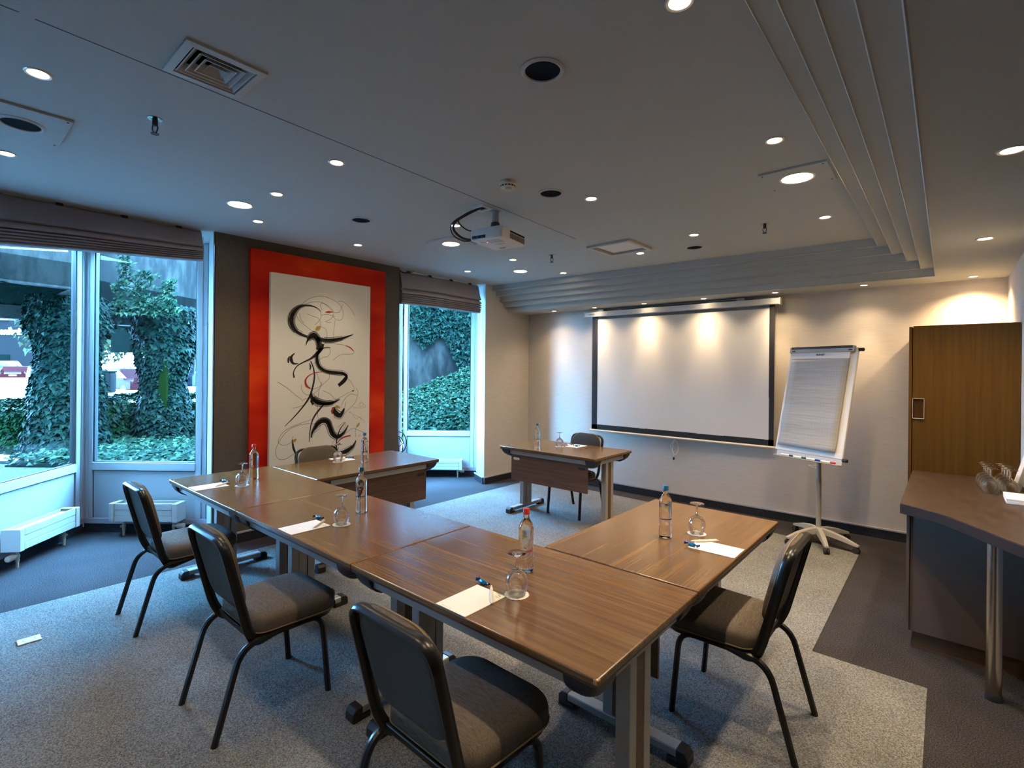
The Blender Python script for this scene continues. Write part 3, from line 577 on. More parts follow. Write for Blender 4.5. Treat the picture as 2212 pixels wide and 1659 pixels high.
# ---------------------------------------------------------------- painting
pt = thing('painting', 'tall white abstract canvas with black brush strokes on a red backing panel', 'painting', (XL, 2.65, 0)); bpy.context.view_layer.update(); inv = pt.matrix_world.inverted()
def under(o, root): o.matrix_parent_inverse = root.matrix_world.inverted(); return o
under(MB().box(XL+.002, XL+.04, 1.925, 3.375, .30, 2.65).obj('backing_panel', M['red'], pt, bevel=.003, smooth=0), pt)
under(MB().box(XL+.04, XL+.078, 2.09, 3.155, .42, 2.452).obj('canvas', M['canvas'], pt, bevel=.003, smooth=0), pt)
XS = XL+.0785
ART = {'black': [([(2.581,2.133),(2.541,2.162),(2.49,2.176),(2.427,2.174),(2.372,2.157),(2.33,2.121),(2.3,2.071),(2.289,2.018),(2.301,1.967),(2.338,1.922),(2.393,1.894),(2.449,1.878)],[0.008,0.0106,0.0119,0.0159,0.0318,0.0477,0.0583,0.061,0.0557,0.0451,0.0398,0.0345],1),([(2.429,1.789),(2.449,1.846),(2.487,1.887),(2.525,1.89),(2.558,1.851),(2.569,1.797),(2.559,1.748)],[0.0066,0.0292,0.0583,0.0663,0.0557,0.0504,0.0398],1),([(2.544,1.869),(2.623,1.855),(2.717,1.86),(2.827,1.884),(2.948,1.927)],[0.053,0.0451,0.0451,0.0345,0.0053],1),([(2.61,1.811),(2.591,1.762),(2.546,1.711),(2.483,1.661),(2.408,1.624),(2.347,1.588),(2.312,1.529),(2.318,1.476)],[0.0265,0.0398,0.0345,0.0199,0.0133,0.0106,0.0106,0.0186],0),([(2.691,1.775),(2.624,1.769),(2.572,1.743),(2.553,1.687),(2.56,1.627),(2.587,1.578),(2.653,1.542),(2.748,1.53),(2.831,1.524),(2.881,1.492),(2.86,1.442),(2.79,1.386)],[0.0106,0.0159,0.0318,0.0398,0.0424,0.0398,0.0371,0.0398,0.0424,0.0451,0.0583,0.0477],1),([(2.322,1.71),(2.292,1.68),(2.287,1.645),(2.311,1.611),(2.359,1.611)],[0.0053,0.0212,0.0345,0.0212,0.0053],0),([(2.274,1.68),(2.26,1.65),(2.263,1.616)],[0.004,0.0133,0.0106],1),([(2.483,1.637),(2.509,1.578),(2.523,1.505),(2.517,1.433),(2.493,1.337),(2.462,1.266),(2.4,1.185),(2.316,1.096),(2.232,1.018)],[0.0106,0.0133,0.0159,0.0186,0.0186,0.0186,0.0146,0.0106,0.004],0),([(2.471,1.619),(2.481,1.583),(2.476,1.553)],[0.0066,0.0186,0.0106],0),([(2.493,1.325),(2.512,1.276),(2.564,1.238),(2.643,1.22),(2.724,1.225),(2.799,1.253)],[0.0186,0.0557,0.0636,0.0504,0.0398,0.0066],1),([(2.487,1.253),(2.513,1.21)],[0.0186,0.0239],0),([(2.636,1.217),(2.578,1.158),(2.527,1.094),(2.496,1.024),(2.48,0.929),(2.476,0.846)],[0.0106,0.0186,0.0172,0.0119,0.0093,0.0066],0),([(2.497,0.886),(2.503,0.927),(2.528,0.973),(2.566,1.025),(2.618,1.049),(2.672,1.03),(2.699,0.972),(2.727,0.907),(2.782,0.871),(2.852,0.909),(2.901,0.981)],[0.0159,0.0265,0.0371,0.053,0.0583,0.061,0.0583,0.0583,0.0504,0.0318,0.0053],1),([(2.865,1.01),(2.809,0.944),(2.782,0.877),(2.769,0.803),(2.773,0.715)],[0.0053,0.0106,0.0146,0.0119,0.0186],0),([(2.997,0.812),(2.954,0.746),(2.868,0.698),(2.784,0.701)],[0.0066,0.0424,0.0636,0.0318],1),([(2.73,1.175),(2.755,1.12),(2.808,1.092),(2.852,1.156)],[0.0451,0.0689,0.0583,0.0133],1),([(2.306,0.886),(2.319,0.803),(2.344,0.742)],[0.0093,0.0225,0.0133],0),([(2.79,0.795),(2.811,0.799)],[0.0133,0.0159],0),([(2.944,1.338),(2.964,1.332)],[0.0119,0.0133],0)],'thin': [[(2.366,2.16),(2.452,2.24),(2.566,2.283),(2.685,2.273),(2.781,2.227),(2.831,2.15),(2.818,2.079),(2.769,2.06),(2.714,2.089)],[(2.39,2.168),(2.477,2.211),(2.58,2.224),(2.673,2.191),(2.72,2.14),(2.701,2.076),(2.641,2.04)],[(2.767,2.254),(2.837,2.252),(2.908,2.202),(2.967,2.124)],[(2.33,2.103),(2.355,2.035),(2.429,1.976),(2.505,1.933),(2.57,1.949),(2.582,2.017),(2.555,2.064),(2.504,2.077),(2.441,2.096)],[(2.581,2.133),(2.588,2.079),(2.556,2.027),(2.52,1.994)],[(2.366,2.095),(2.379,2.037),(2.41,2.004)],[(2.569,1.986),(2.635,1.96),(2.652,1.899),(2.637,1.825),(2.597,1.805)],[(2.742,2.061),(2.729,1.979),(2.723,1.879)],[(2.637,1.819),(2.744,1.817),(2.87,1.804),(2.957,1.756),(2.943,1.723),(2.857,1.715),(2.787,1.7),(2.719,1.648)],[(2.684,1.765),(2.691,1.728),(2.665,1.69),(2.612,1.677)],[(2.845,1.499),(2.917,1.441),(2.961,1.376),(2.962,1.335),(2.904,1.32),(2.819,1.278),(2.751,1.255),(2.696,1.307),(2.615,1.346)],[(2.16,1.437),(2.254,1.378),(2.338,1.306),(2.4,1.262)],[(2.4,1.245),(2.424,1.267),(2.487,1.283)],[(2.99,1.363),(3.013,1.31),(2.978,1.208),(2.892,1.135),(2.85,1.099)],[(3.006,1.285),(2.919,1.3),(2.848,1.239),(2.814,1.165)],[(2.392,1.411),(2.399,1.351),(2.449,1.308),(2.525,1.324),(2.615,1.407),(2.68,1.468),(2.68,1.518)],[(2.566,1.068),(2.558,1.19),(2.57,1.335),(2.601,1.432)],[(2.548,1.517),(2.575,1.444),(2.601,1.407),(2.55,1.372),(2.499,1.361)],[(2.586,1.005),(2.58,0.969),(2.529,0.931)],[(2.567,1.013),(2.464,1.027),(2.341,1.012),(2.246,0.962),(2.166,0.854),(2.15,0.765),(2.185,0.715),(2.249,0.712),(2.332,0.755)],[(2.502,1.066),(2.377,1.033),(2.246,0.985),(2.183,0.921),(2.177,0.865),(2.236,0.841),(2.295,0.864),(2.312,0.921)],[(2.729,0.683),(2.715,0.759),(2.741,0.831),(2.866,0.895),(2.951,0.939),(3.01,0.921),(3.116,0.873)],[(2.996,0.845),(2.988,0.91),(3.009,0.986)],[(2.781,0.965),(2.851,1.011),(2.872,0.99),(2.837,0.923),(2.796,0.914)],[(2.587,2.097),(2.66,2.109),(2.741,2.095)],[(2.594,2.146),(2.58,2.2),(2.619,2.214),(2.714,2.145)],[(2.714,2.139),(2.782,2.143),(2.823,2.225)],[(2.628,2.039),(2.661,2.029),(2.698,2.032)],[(2.303,1.184),(2.376,1.198),(2.437,1.219)],[(2.612,1.677),(2.509,1.614)],[(2.808,1.051),(2.849,1.125),(2.869,1.225)]],'red': [([(2.64,1.532),(2.548,1.527),(2.472,1.499),(2.432,1.452),(2.442,1.398),(2.486,1.367)],[0.004,0.008,0.0093,0.0172,0.0239,0.008],0),([(2.631,2.129),(2.669,2.135),(2.714,2.139)],[0.0053,0.0225,0.0053],0),([(2.856,1.806),(2.913,1.787),(2.954,1.752)],[0.0053,0.0133,0.0093],0),([(2.738,1.165),(2.714,1.139),(2.722,1.105)],[0.0133,0.0212,0.0133],0),([(2.735,0.757),(2.797,0.826),(2.852,0.858),(2.931,0.868)],[0.0066,0.0106,0.0146,0.0146],0)],'sign': [[(3.051,1.218),(3.029,1.18),(3.067,1.165),(3.074,1.204),(3.037,1.199)],[(2.956,1.164),(3.037,1.151),(3.109,1.163),(3.074,1.191)],[(2.913,1.121),(2.95,1.094),(3.009,1.064),(3.053,1.042),(3.091,1.006),(3.084,0.987)],[(2.95,1.087),(2.994,1.039),(3.038,1.056),(3.061,1.009)],[(3.023,0.868),(3.029,0.844),(3.04,0.873),(3.053,0.846)],[(2.906,1.109),(2.928,1.12)]],'gold': [([(2.528,1.941),(2.554,1.964),(2.58,1.983)],[0.0106,0.0398,0.0133],0),([(2.754,1.185),(2.779,1.175),(2.804,1.163)],[0.0133,0.0292,0.0133],0),([(3.004,0.95),(3.021,0.972),(3.033,0.997)],[0.0106,0.0239,0.008],0),([(2.311,0.86),(2.328,0.875),(2.345,0.89)],[0.0133,0.0318,0.0133],0)]}
def ribbon(mb, pts, ws, x, off=0., frac=1.):
    P = smooth_path([(0, a, b) for a, b in pts], 7); n = len(P); k = len(ws)-1; l, r = [], []
    for i, p in enumerate(P):
        t = (P[min(i+1, n-1)]-P[max(i-1, 0)]).normalized(); q = i/(n-1)*k; w_ = ws[int(min(q, k-1e-6))]*(1-q % 1 if q < k else 0)+ws[min(int(q)+1, k)]*(q % 1 if q < k else 1)
        nn = Vector((0, -t.z, t.y)); c = p+nn*(off*w_); h = max(w_*frac/2, .0006)
        l.append((x, c.y+nn.y*h, c.z+nn.z*h)); r.append((x, c.y-nn.y*h, c.z-nn.z*h))
    mb.add(l+r, [(i, i+1, n+i+1, n+i) for i in range(n-1)])
for pts, ws, dry in ART['black']:
    ink = MB()
    if not dry: ribbon(ink, pts, ws, XS)
    else:
        ribbon(ink, pts, ws, XS, -.10, .62)
        for k in range(10):                                                   # bristle marks of a dry brush
            i0 = rng.randint(0, max(0, len(pts)//4)); i1 = len(pts)-rng.randint(0, len(pts)//4)
            if i1-i0 >= 3: ribbon(ink, pts[i0:i1], ws[i0:i1], XS, -.72+k/7.4+rng.uniform(-.03, .03), rng.uniform(.04, .13))
    under(ink.obj('brush_stroke', M['ink'], pt, smooth=0), pt)
def stroke(nm, pts, ws, m_, x): mb = MB(); ribbon(mb, pts, ws, x); under(mb.obj(nm, m_, pt, smooth=0), pt)
for pts in ART['thin']: stroke('ink_line', pts, [.003]*len(pts), M['ink'], XS)
for pts, ws, _ in ART['red']: stroke('red_stroke', pts, ws, M['redink'], XS+.0003)
for pts in ART['sign']: stroke('signature_stroke', pts, [.0022]*len(pts), M['redink'], XS+.0003)
for pts, ws, _ in ART['gold']: stroke('ochre_spot', pts, ws, M['goldink'], XS+.0002)

# ---------------------------------------------------------------- projection screen
ps = thing('projection_screen', 'white pull-down projection screen with black border on the back wall', 'screen', (-2.5, 5.9, .8)); bpy.context.view_layer.update()
y = 5.90
def pa(mb, nm, m_, root=ps, **k): return under(mb.obj(nm, m_, root, **k), root)
pa(MB().box(-3.718, -1.320, 5.865, 5.945, 2.292, 2.358), 'housing', M['white'], bevel=.008, smooth=0)
for x0 in (-3.722, -1.336): pa(MB().box(x0, x0+.02, 5.861, 5.949, 2.288, 2.362), 'housing_end', M['white'], bevel=.006, smooth=0)
for x0 in (-3.47, -1.72): pa(MB().box(x0-.04, x0+.04, 5.88, 5.99, 2.358, 2.385), 'ceiling_bracket', M['greyplastic'], bevel=.003, smooth=0)
pa(MB().box(-3.20, -1.60, 5.93, 5.99, 2.36, 2.375), 'cable_strip', M['black'], smooth=0)
nx, nz = 48, 26; v = []; fc = []
for j in range(nz+1):
    for i in range(nx+1):
        u_, t_ = i/nx, j/nz; wv = .006*(1-t_)**1.5*math.sin(26*u_+3*math.sin(5*u_))*(.4+.6*u_)
        v.append((-3.525+2.10*u_, y-.0015+wv*.5, .853+1.40*t_))
for j in range(nz):
    for i in range(nx): q = j*(nx+1)+i; fc.append((q, q+1, q+nx+2, q+nx+1))
pa(MB().add(v, fc), 'picture_area', M['screen'], smooth=60)
for a in ((-3.605, -3.522, .79, 2.293), (-1.428, -1.378, .79, 2.293), (-3.605, -1.378, .79, .856)): pa(MB().box(a[0], a[1], y-.003, y+.008, a[2], a[3]), 'border', M['border'], smooth=0)
pa(MB().tube([(-3.63, y, .775), (-1.355, y, .775)], .013, n=10), 'bottom_bar', M['cream'])
pa(MB().box(-3.65, -3.56, 5.8645, 5.866, 2.318, 2.328), 'maker_plate', M['greyplastic'], smooth=0)
pc = thing('pull_cord', 'white pull cord looped up below the projection screen', 'cord', (-2.48, 5.96, .75)); bpy.context.view_layer.update()
lp = [(-2.53, 5.98, .77), (-2.50, 5.965, .76), (-2.46, 5.96, .73), (-2.435, 5.96, .67), (-2.44, 5.96, .60), (-2.475, 5.96, .565), (-2.505, 5.962, .60), (-2.50, 5.965, .68), (-2.485, 5.965, .74), (-2.515, 5.965, .70), (-2.53, 5.965, .65), (-2.50, 5.965, .60), (-2.49, 5.965, .53)]
under(MB().tube(smooth_path(lp, 5), .0055, n=6).obj('cord', M['white'], pc), pc)
under(MB().lathe([(.006, .50), (.012, .505), (.012, .525), (.006, .535)], 10, o=(-2.49, 5.965, 0)).obj('weight', M['black'], pc), pc)
cc = thing('cable_stub', 'short loose wire end sticking out of the wall behind the flip chart', 'wire', (-.99, 5.98, .62)); bpy.context.view_layer.update()
under(MB().tube(smooth_path([(-.965, 5.998, .645), (-1.0, 5.96, .63), (-1.06, 5.95, .625), (-1.03, 5.95, .612), (-.98, 5.955, .60)], 4), .003, n=5).obj('wire', M['white'], cc), cc)

# ---------------------------------------------------------------- flip chart
fc_ = thing('flip_chart', 'white flip chart easel with grid paper on a grey five-castor base', 'easel', (-.88, 5.44, 0)); bpy.context.view_layer.update()
yw, tl = -.444, .215
u = Vector((math.cos(yw), math.sin(yw), 0)); nb = Vector((-math.sin(yw), math.cos(yw), 0)); v_ = Vector((0, 0, 1))*math.cos(tl)+nb*math.sin(tl); nn = u.cross(v_)
P0 = Vector((-.967, 5.325, .826)); BM = Matrix(((u.x, v_.x, nn.x, P0.x), (u.y, v_.y, nn.y, P0.y), (u.z, v_.z, nn.z, P0.z), (0, 0, 0, 1)))
def bx(*q): return MB().box(*q, BM)
fp = lambda mb, nm, m_, **k: under(mb.obj(nm, m_, fc_, **k), fc_)
fp(bx(-.325, .325, 0, 1.0, -.022, 0), 'board', M['white'], bevel=.004, smooth=0)
fp(bx(-.318, .305, .955, 1.012, 0, .026), 'clamp_bar', M['greyplastic'], bevel=.004, smooth=0)
fp(bx(-.300, .290, .988, 1.0125, .002, .0268), 'clamp_grip', M['black'], bevel=.002, smooth=0)
for a in (-.29, .255): fp(bx(a, a+.035, .966, .978, .0255, .0275), 'clamp_slot', M['black'], bevel=.002, smooth=0)
# paper pad hanging in front of the board, its lower part slightly wavy
nv = 24; rows = []
for k in range(nv+1):
    b = .045+(.90-.045)*k/nv; wz = .010+.004*math.sin(b*26)*(1-k/nv)+.004*(1-k/nv)
    rows.append([Vector((a, b, wz+.002*math.sin(a*9+b*14)*(1-k/nv))) for a in [-.292+.56*i/8 for i in range(9)]])
mb = MB(); n9 = 9
mb.add([p for r_ in rows for p in r_], [(k*n9+i, k*n9+i+1, (k+1)*n9+i+1, (k+1)*n9+i) for k in range(nv) for i in range(8)])
ppr = fp(mb, 'paper_pad', M['flip'], smooth=60); ppr.matrix_basis = BM; sd = ppr.modifiers.new('thick', 'SOLIDIFY'); sd.thickness = .006; sd.offset = 1
fp(bx(-.292, .268, .897, .958, .002, .0175), 'heading_strip', M['paper'], smooth=0)
t_ = text_obj('heading_text', 'BUDGET', .021, M['ink'], fc_, Matrix.Identity(4), extr=.0003, bold=.0012); t_.matrix_local = fc_.matrix_world.inverted() @ BM @ Matrix.Translation((0, .932, .0178))
fp(bx(-.305, .325, -.058, -.002, -.012, -.004), 'tray_back', M['alu'], bevel=.002, smooth=0); fp(bx(-.305, .325, -.062, -.052, -.012, .042), 'pen_tray', M['greyplastic'], bevel=.003, smooth=0)
for b in (.0, .985): fp(MB().lathe([(.012, 0), (.016, .003), (.016, .04), (.012, .043)], 10, mtx=BM @ Matrix.Translation((.322, b-.005, -.012)) @ Matrix.Rotation(R(90), 4, 'Y')), 'side_knob', M['black'])
fp(MB().lathe([(.0215, .10), (.0215, .60), (.0185, .601), (.0185, 1.0)], 20, o=(-.885, 5.44, 0)), 'column', M['greyplastic'])
fp(MB().box(-.92, -.85, 5.37, 5.47, .93, 1.02), 'tilt_joint', M['black'], bevel=.008, smooth=0)
fp(MB().lathe([(.02, .085), (.05, .09), (.055, .115), (.035, .145), (.024, .15)], 20, o=(-.885, 5.44, 0)), 'hub', M['greyplastic'])
cst = [(-1.071, 5.185), (-.757, 5.09), (-.574, 5.326), (-.773, 5.60), (-1.11, 5.66)]
for cx, cy in cst:
    d = Vector((cx+.885, cy-5.44, 0)); ln = .33; d.normalize(); s = Vector((-d.y, d.x, 0)); c0 = Vector((-.885, 5.44, 0)); rs = []
    for t, hw, zt, zb in ((.03, .026, .145, .085), (.12, .028, .138, .086), (.22, .026, .118, .076), (.30, .022, .092, .062), (.345, .016, .078, .058)):
        c = c0+d*t; rs.append([c+s*hw+Vector((0, 0, zb)), c+s*hw*.7+Vector((0, 0, zt)), c-s*hw*.7+Vector((0, 0, zt)), c-s*hw+Vector((0, 0, zb))])
    l_ = fp(MB().rings(rs), 'leg', M['greyplastic'], bevel=.005, smooth=40)
    c = c0+d*.325
    for q in (-.013, .013):
        w_ = MB().lathe([(.012, -.008), (.025, -.008), (.027, -.004), (.027, .004), (.025, .008), (.012, .008)], 16, mtx=Matrix.Translation(c+s*q+Vector((0, 0, .0275))) @ Matrix(((s.x, d.x, 0, 0), (s.y, d.y, 0, 0), (0, 0, 1, 0), (0, 0, 0, 1))) @ Matrix.Rotation(R(90), 4, 'Y')).obj('castor', M['rubber'], l_)
for a, colr, nm in ((-.235, (.01, .015, .015, 1), 'black'), (-.11, (.005, .07, .035, 1), 'green'), (.02, (.01, .05, .30, 1), 'blue'), (.16, (.45, .015, .01, 1), 'red')):
    mk = thing('marker_pen', nm+'-capped white marker pen lying in the flip chart tray', 'marker', (0, 0, 0), 0, 'marker pens in the flip chart tray')
    mk.matrix_world = BM @ Matrix.Translation((a, -.042, .018)) @ Matrix.Rotation(R(90), 4, 'Y')
    MB().lathe([(.008, 0), (.009, .004), (.009, .085), (.007, .088)], 12).obj('barrel', M['paper'], mk); MB().lathe([(.0095, .084), (.0098, .122), (.008, .125)], 12).obj('cap', mat(nm+'_cap', colr, .4), mk)

# ---------------------------------------------------------------- projector
pj = thing('projector', 'white projector hanging on a short pole from the ceiling, with black cables', 'projector', (-2.506, 2.771, 0), R(10)); bpy.context.view_layer.update()
h = .17
MB().rings([[(x, y_, z) for x, y_ in rrect(-.135-i, .135+i, -h-i, h+i, .02, 4)] for z, i in ((2.500, -.004), (2.506, 0), (2.572, 0), (2.582, -.008))]).obj('case', M['white'], pj, smooth=40)
for k in range(17): MB().box(.1335, .1358, -.055+k*.0125, -.047+k*.0125, 2.512, 2.552).obj('vent_slat', M['dark'], pj, smooth=0)
MB().box(.1335, .1356, -.055, .155, 2.556, 2.570).obj('vent_band', M['dark'], pj, smooth=0)
MB().box(-.115, .0, -h-.0008, -h+.003, 2.507, 2.530).obj('socket_panel', M['black'], pj, smooth=0)
for k in range(3): MB().box(-.105+k*.035, -.08+k*.035, -h-.018, -h, 2.511, 2.523).obj('plug', M['candy2'] if k == 1 else M['black'], pj, bevel=.002, smooth=0)
MB().box(-.03, .075, -.12, -.035, 2.4985, 2.501).obj('control_panel', M['alu2'], pj, smooth=0)
for k in range(6): MB().lathe([(.004, 0), (.004, .002)], 8, o=(-.085+.014*(k % 3), -.10+.018*(k//3), 2.498)).obj('button', M['greyplastic'], pj, smooth=0)
MB().sphere((-.045, -.075, 2.4995), .0035, 8).obj('status_light', M['led'], pj)
MB().box(-.03, .05, .0, .006, 2.4988, 2.501).obj('printed_name', M['greyplastic'], pj, smooth=0); MB().box(-.06, -.01, .118, .132, 2.4988, 2.501).obj('foot_button', M['black'], pj, smooth=0)
MB().lathe([(.001, 0), (.034, 0), (.034, .03), (.028, .032), (.026, .01), (.001, .01)], 20, mtx=Matrix.Translation((-.07, h-.005, 2.54)) @ Matrix.Rotation(R(-90), 4, 'X')).obj('lens', M['black'], pj)
MB().lathe([(.024, 2.65), (.026, 2.655), (.026, ZM-.004), (.04, ZM-.003), (.04, ZM)], 18, o=(-.02, -.01, 0)).obj('pole', M['greyplastic'], pj)
MB().lathe([(.034, 2.605), (.034, 2.64), (.030, 2.655)], 18, o=(-.02, -.01, 0)).obj('joint', M['black'], pj)
for a, b in ((-.11, -.10), (.10, -.10), (0, .12)): MB().tube(smooth_path([(-.02, -.01, 2.61), (a*.6, b*.6, 2.60), (a, b, 2.578)], 4), .008, n=6).obj('spider_arm', M['black'], pj)
cp = thing('cable_outlet', 'small white ceiling plate feeding black cables to the projector', 'outlet', (-2.535, 2.625, ZM))
ou = MB()
for a in ((-.055, .055, -.05, -.034), (-.055, .055, .034, .05), (-.055, -.037, -.034, .034), (.037, .055, -.034, .034)): ou.box(a[0], a[1], a[2], a[3], -.014, 0)
ou.obj('plate', M['white'], cp, smooth=0); MB().box(-.037, .037, -.034, .034, -.003, 0).obj('opening', M['dark'], cp, smooth=0); bpy.context.view_layer.update()
for nm, w_, pts in (('cable', .009, [(0, 0, 0), (-.09, -.06, -.05), (-.17, -.10, -.10), (-.20, -.085, -.15), (-.17, -.03, -.20), (-.10, .0, -.222)]), ('cable', .005, [(.01, 0, 0), (-.08, -.07, -.045), (-.15, -.09, -.09), (-.13, -.02, -.145), (-.05, .03, -.155), (.02, .10, -.13)]), ('cable', .005, [(-.01, .01, 0), (-.12, -.08, -.06), (-.19, -.12, -.12), (-.19, -.10, -.19), (-.13, -.05, -.233), (-.07, -.01, -.226)])):
    MB().tube(smooth_path(pts, 7), w_, n=7).obj(nm, M['rubber'], cp)
lc = thing('loose_cable', 'black cable loops hanging by the window at the dark wall\'s far edge', 'cable', (-4.92, 3.72, .6)); bpy.context.view_layer.update()
for pts in ([(-4.93, 3.70, .82), (-4.90, 3.76, .80), (-4.89, 3.80, .70), (-4.90, 3.78, .60), (-4.93, 3.72, .58), (-4.95, 3.69, .66), (-4.94, 3.70, .76), (-4.92, 3.75, .74), (-4.91, 3.77, .68), (-4.93, 3.72, .65)], [(-4.93, 3.69, .84), (-4.92, 3.71, .60), (-4.92, 3.72, .30), (-4.93, 3.71, .02)], [(-4.92, 3.71, .75), (-4.905, 3.755, .66), (-4.91, 3.765, .50)]):
    under(MB().tube(smooth_path(pts, 6), .006, n=6).obj('cable', M['rubber'], lc), lc)
lw = thing('ceiling_wire', 'loose black wire end at the ceiling above the narrow blind', 'wire', (-4.86, 3.72, 2.72)); bpy.context.view_layer.update()
under(MB().tube(smooth_path([(-4.86, 3.64, 2.735), (-4.83, 3.70, 2.70), (-4.80, 3.78, 2.715), (-4.83, 3.84, 2.735)], 5), .005, n=6).obj('wire', M['rubber'], lw), lw)

# ---------------------------------------------------------------- lamps in the ceiling
def spot(x, y_, z, e, size, col, blend=.9, rad=.03, tilt=None):
    d = bpy.data.lights.new('downlight_beam', 'SPOT'); d.energy = e; d.spot_size = R(size); d.spot_blend = blend; d.color = col; d.shadow_soft_size = rad
    o = bpy.data.objects.new('downlight_beam', d); C.objects.link(o); o.location = (x, y_, z)
    if tilt: o.rotation_euler = tilt
    return o
def downlight(x, y_, z, label, group, r=.032, ro=.046, e=SPOT_SMALL, size=105, col=WARM, tilt=None, plate=False, blend=.9):
    t = thing('downlight', label, 'lamp', (x, y_, z), 0, group)
    b = -.012 if plate else 0
    MB().lathe([(r, b+.0), (r+.002, b-.004), (ro-.004, b-.006), (ro, b-.002), (ro, b)], 32, caps=False).obj('ring', M['lampring'], t)
    MB().lathe([(.0005, b-.0018), (r*.7, b-.002), (r+.001, b-.0012), (r+.001, b)], 28, caps=False).obj('lens', M['lamp'], t)
    if plate:
        MB().box(-.175, .175, -.165, .165, -.012, 0).obj('cover_plate', M['ceiling'], t, bevel=.002, smooth=0)
        for sx in (-1, 1):
            for sy in (-1, 1): MB().lathe([(.005, -.0135), (.005, -.0115)], 8, o=(sx*.155, sy*.145, 0)).obj('screw', M['seal'], t, smooth=0)
    s = spot(x, y_, z+b-.012, e, size, col, blend, tilt=tilt); s.parent = t; s.location = (0, 0, b-.012)
SG, BG, WG, RG = 'small downlights of the raised ceiling', 'large round ceiling lamps', 'downlights along the back wall', 'downlights of the low right-hand ceiling'
for x, y_, s in ((-2.757, .294, 'small recessed downlight left of the louvred air vent'), (-3.935, .293, 'small recessed downlight nearest the wide blind, at the left edge of the photo'),
    (-2.628, 1.531, 'small downlight alone on the bare ceiling between air vent and projector'), (-3.417, 1.552, 'small downlight just above the large round lamp near the wide blind'),
    (-4.173, 1.747, 'small downlight just below the large round lamp near the wide blind'), (-4.22, 2.688, 'small downlight in front of the red painting\'s top edge'),
    (-1.832, 2.963, 'small downlight just right of the dark speaker by the smoke detector'), (-3.023, 2.825, 'small downlight right beside the projector cables'),
    (-4.318, 4.238, 'small downlight in front of the narrow blind'), (-3.484, 4.089, 'small downlight below the projector, above the plain large lamp'),
    (-3.481, 5.02, 'small downlight nearest the stepped edge of the back ceiling'), (-1.636, 4.298, 'small downlight between open ceiling hatch and far right sprinkler'),
    (-2.300, 4.640, 'small downlight touching the far edge of the open ceiling hatch'), (-.662, 2.797, 'small downlight just above the square-plated lamp by the stepped ceiling edge'),
    (-.696, 4.419, 'small downlight nearest the inner corner of the ceiling steps'), (-.645, 1.556, 'downlight cut off by the top edge of the photo')):
    downlight(x, y_, ZM, s, SG, e=SPOT_SMALL*(3.2 if x > -1.9 else .75), col=WARM2 if x > -1.9 else WARM)
# unseen lamps added on the same grid to light the near end of the room
for x, y_, s in ((-.65, .30, 'overhead, beside the ceiling steps'), (-1.83, .30, 'overhead, beside the louvred air vent'), (-.65, -1.0, 'behind the viewpoint, beside the ceiling steps'), (-1.83, -1.0, 'behind the viewpoint, towards the windows')):
    downlight(x, y_, ZM, 'small downlight out of the picture '+s, SG)
downlight(-3.849, 1.484, ZM, 'large round ceiling lamp without plate, nearest the wide blind', BG, .074, .088, SPOT_BIG, 130)
downlight(-3.464, 3.181, ZM, 'large round lamp in a square plate, behind the projector', BG, .074, .088, SPOT_BIG, 130, plate=True)
downlight(-3.823, 4.624, ZM, 'large round ceiling lamp without plate, nearest the back ceiling steps', BG, .074, .088, SPOT_BIG, 130)
downlight(-.678, 3.39, ZM, 'large round lamp in a square plate beside the right-hand ceiling steps', BG, .080, .096, SPOT_BIG*2.0, 130, plate=True)
for k, (x, s) in enumerate(((-4.15, 'first downlight along the back wall, in the corner left of the screen'), (-3.50, 'second downlight along the back wall, at the screen\'s left end'), (-2.80, 'downlight above the left half of the projection screen'),
    (-2.08, 'downlight above the right half of the projection screen'), (-1.345, 'downlight above the right end of the projection screen'), (-.591, 'downlight on the back wall behind the flip chart'))):
    downlight(x, 5.77, ZL, s, WG, .026, .042, SPOT_WASH, 44, WARMW, tilt=(R(10), 0, 0), blend=1.)
    spot(x, 5.72, ZL-.013, SPOT_WASH*.75, 128, WARMW, 1.)
downlight(.165, 5.80, ZL, 'downlight in the right back corner above the wooden cabinet', WG, .026, .042, SPOT_COVE*2.0, 135, WARMER, blend=1.)
downlight(.172, 4.225, ZL, 'downlight of the low ceiling above the wine glasses on the counter', RG, .032, .046, SPOT_COVE*1.6, 125, WARM2)
downlight(.178, 2.617, ZL, 'downlight of the low ceiling at the right edge of the photo', RG, .032, .046, SPOT_COVE, 105, WARM)

# other things on the ceiling
def speaker(x, y_, r, label, plate=False):
    t = thing('ceiling_speaker', label, 'speaker', (x, y_, ZM), 0, 'round dark ceiling speakers'); b = -.012 if plate else 0
    if plate: MB().box(-.21, .21, -.165, .165, -.012, 0).obj('cover_plate', M['ceiling'], t, bevel=.002, smooth=0)
    MB().lathe([(r*.80, b+.0), (r*.82, b-.007), (r*.90, b-.009), (r, b-.003), (r, b)], 40, caps=False).obj('rim', M['vent'], t)
    MB().lathe([(.0005, b-.0012), (r*.815, b-.002), (r*.815, b)], 36, caps=False).obj('mesh_cover', M['speaker'], t)
    if plate:
        for sx in (-1, 1):
            for sy in (-1, 1): MB().lathe([(.005, -.0135), (.005, -.0115)], 8, o=(sx*.19, sy*.145, 0)).obj('screw', M['seal'], t, smooth=0)
speaker(-1.198, 1.573, .085, 'largest-looking round dark ceiling speaker, at the top of the photo')
speaker(-1.98, 2.703, .085, 'round dark ceiling speaker next to the smoke detector'); speaker(-3.491, 2.25, .085, 'round dark ceiling speaker between the projector and the wide blind')
speaker(-1.796, 4.733, .085, 'round dark ceiling speaker beside the open hatch, nearest the back wall'); speaker(-3.364, .300, .09, 'round dark ceiling speaker in a white square plate at the left edge', True)
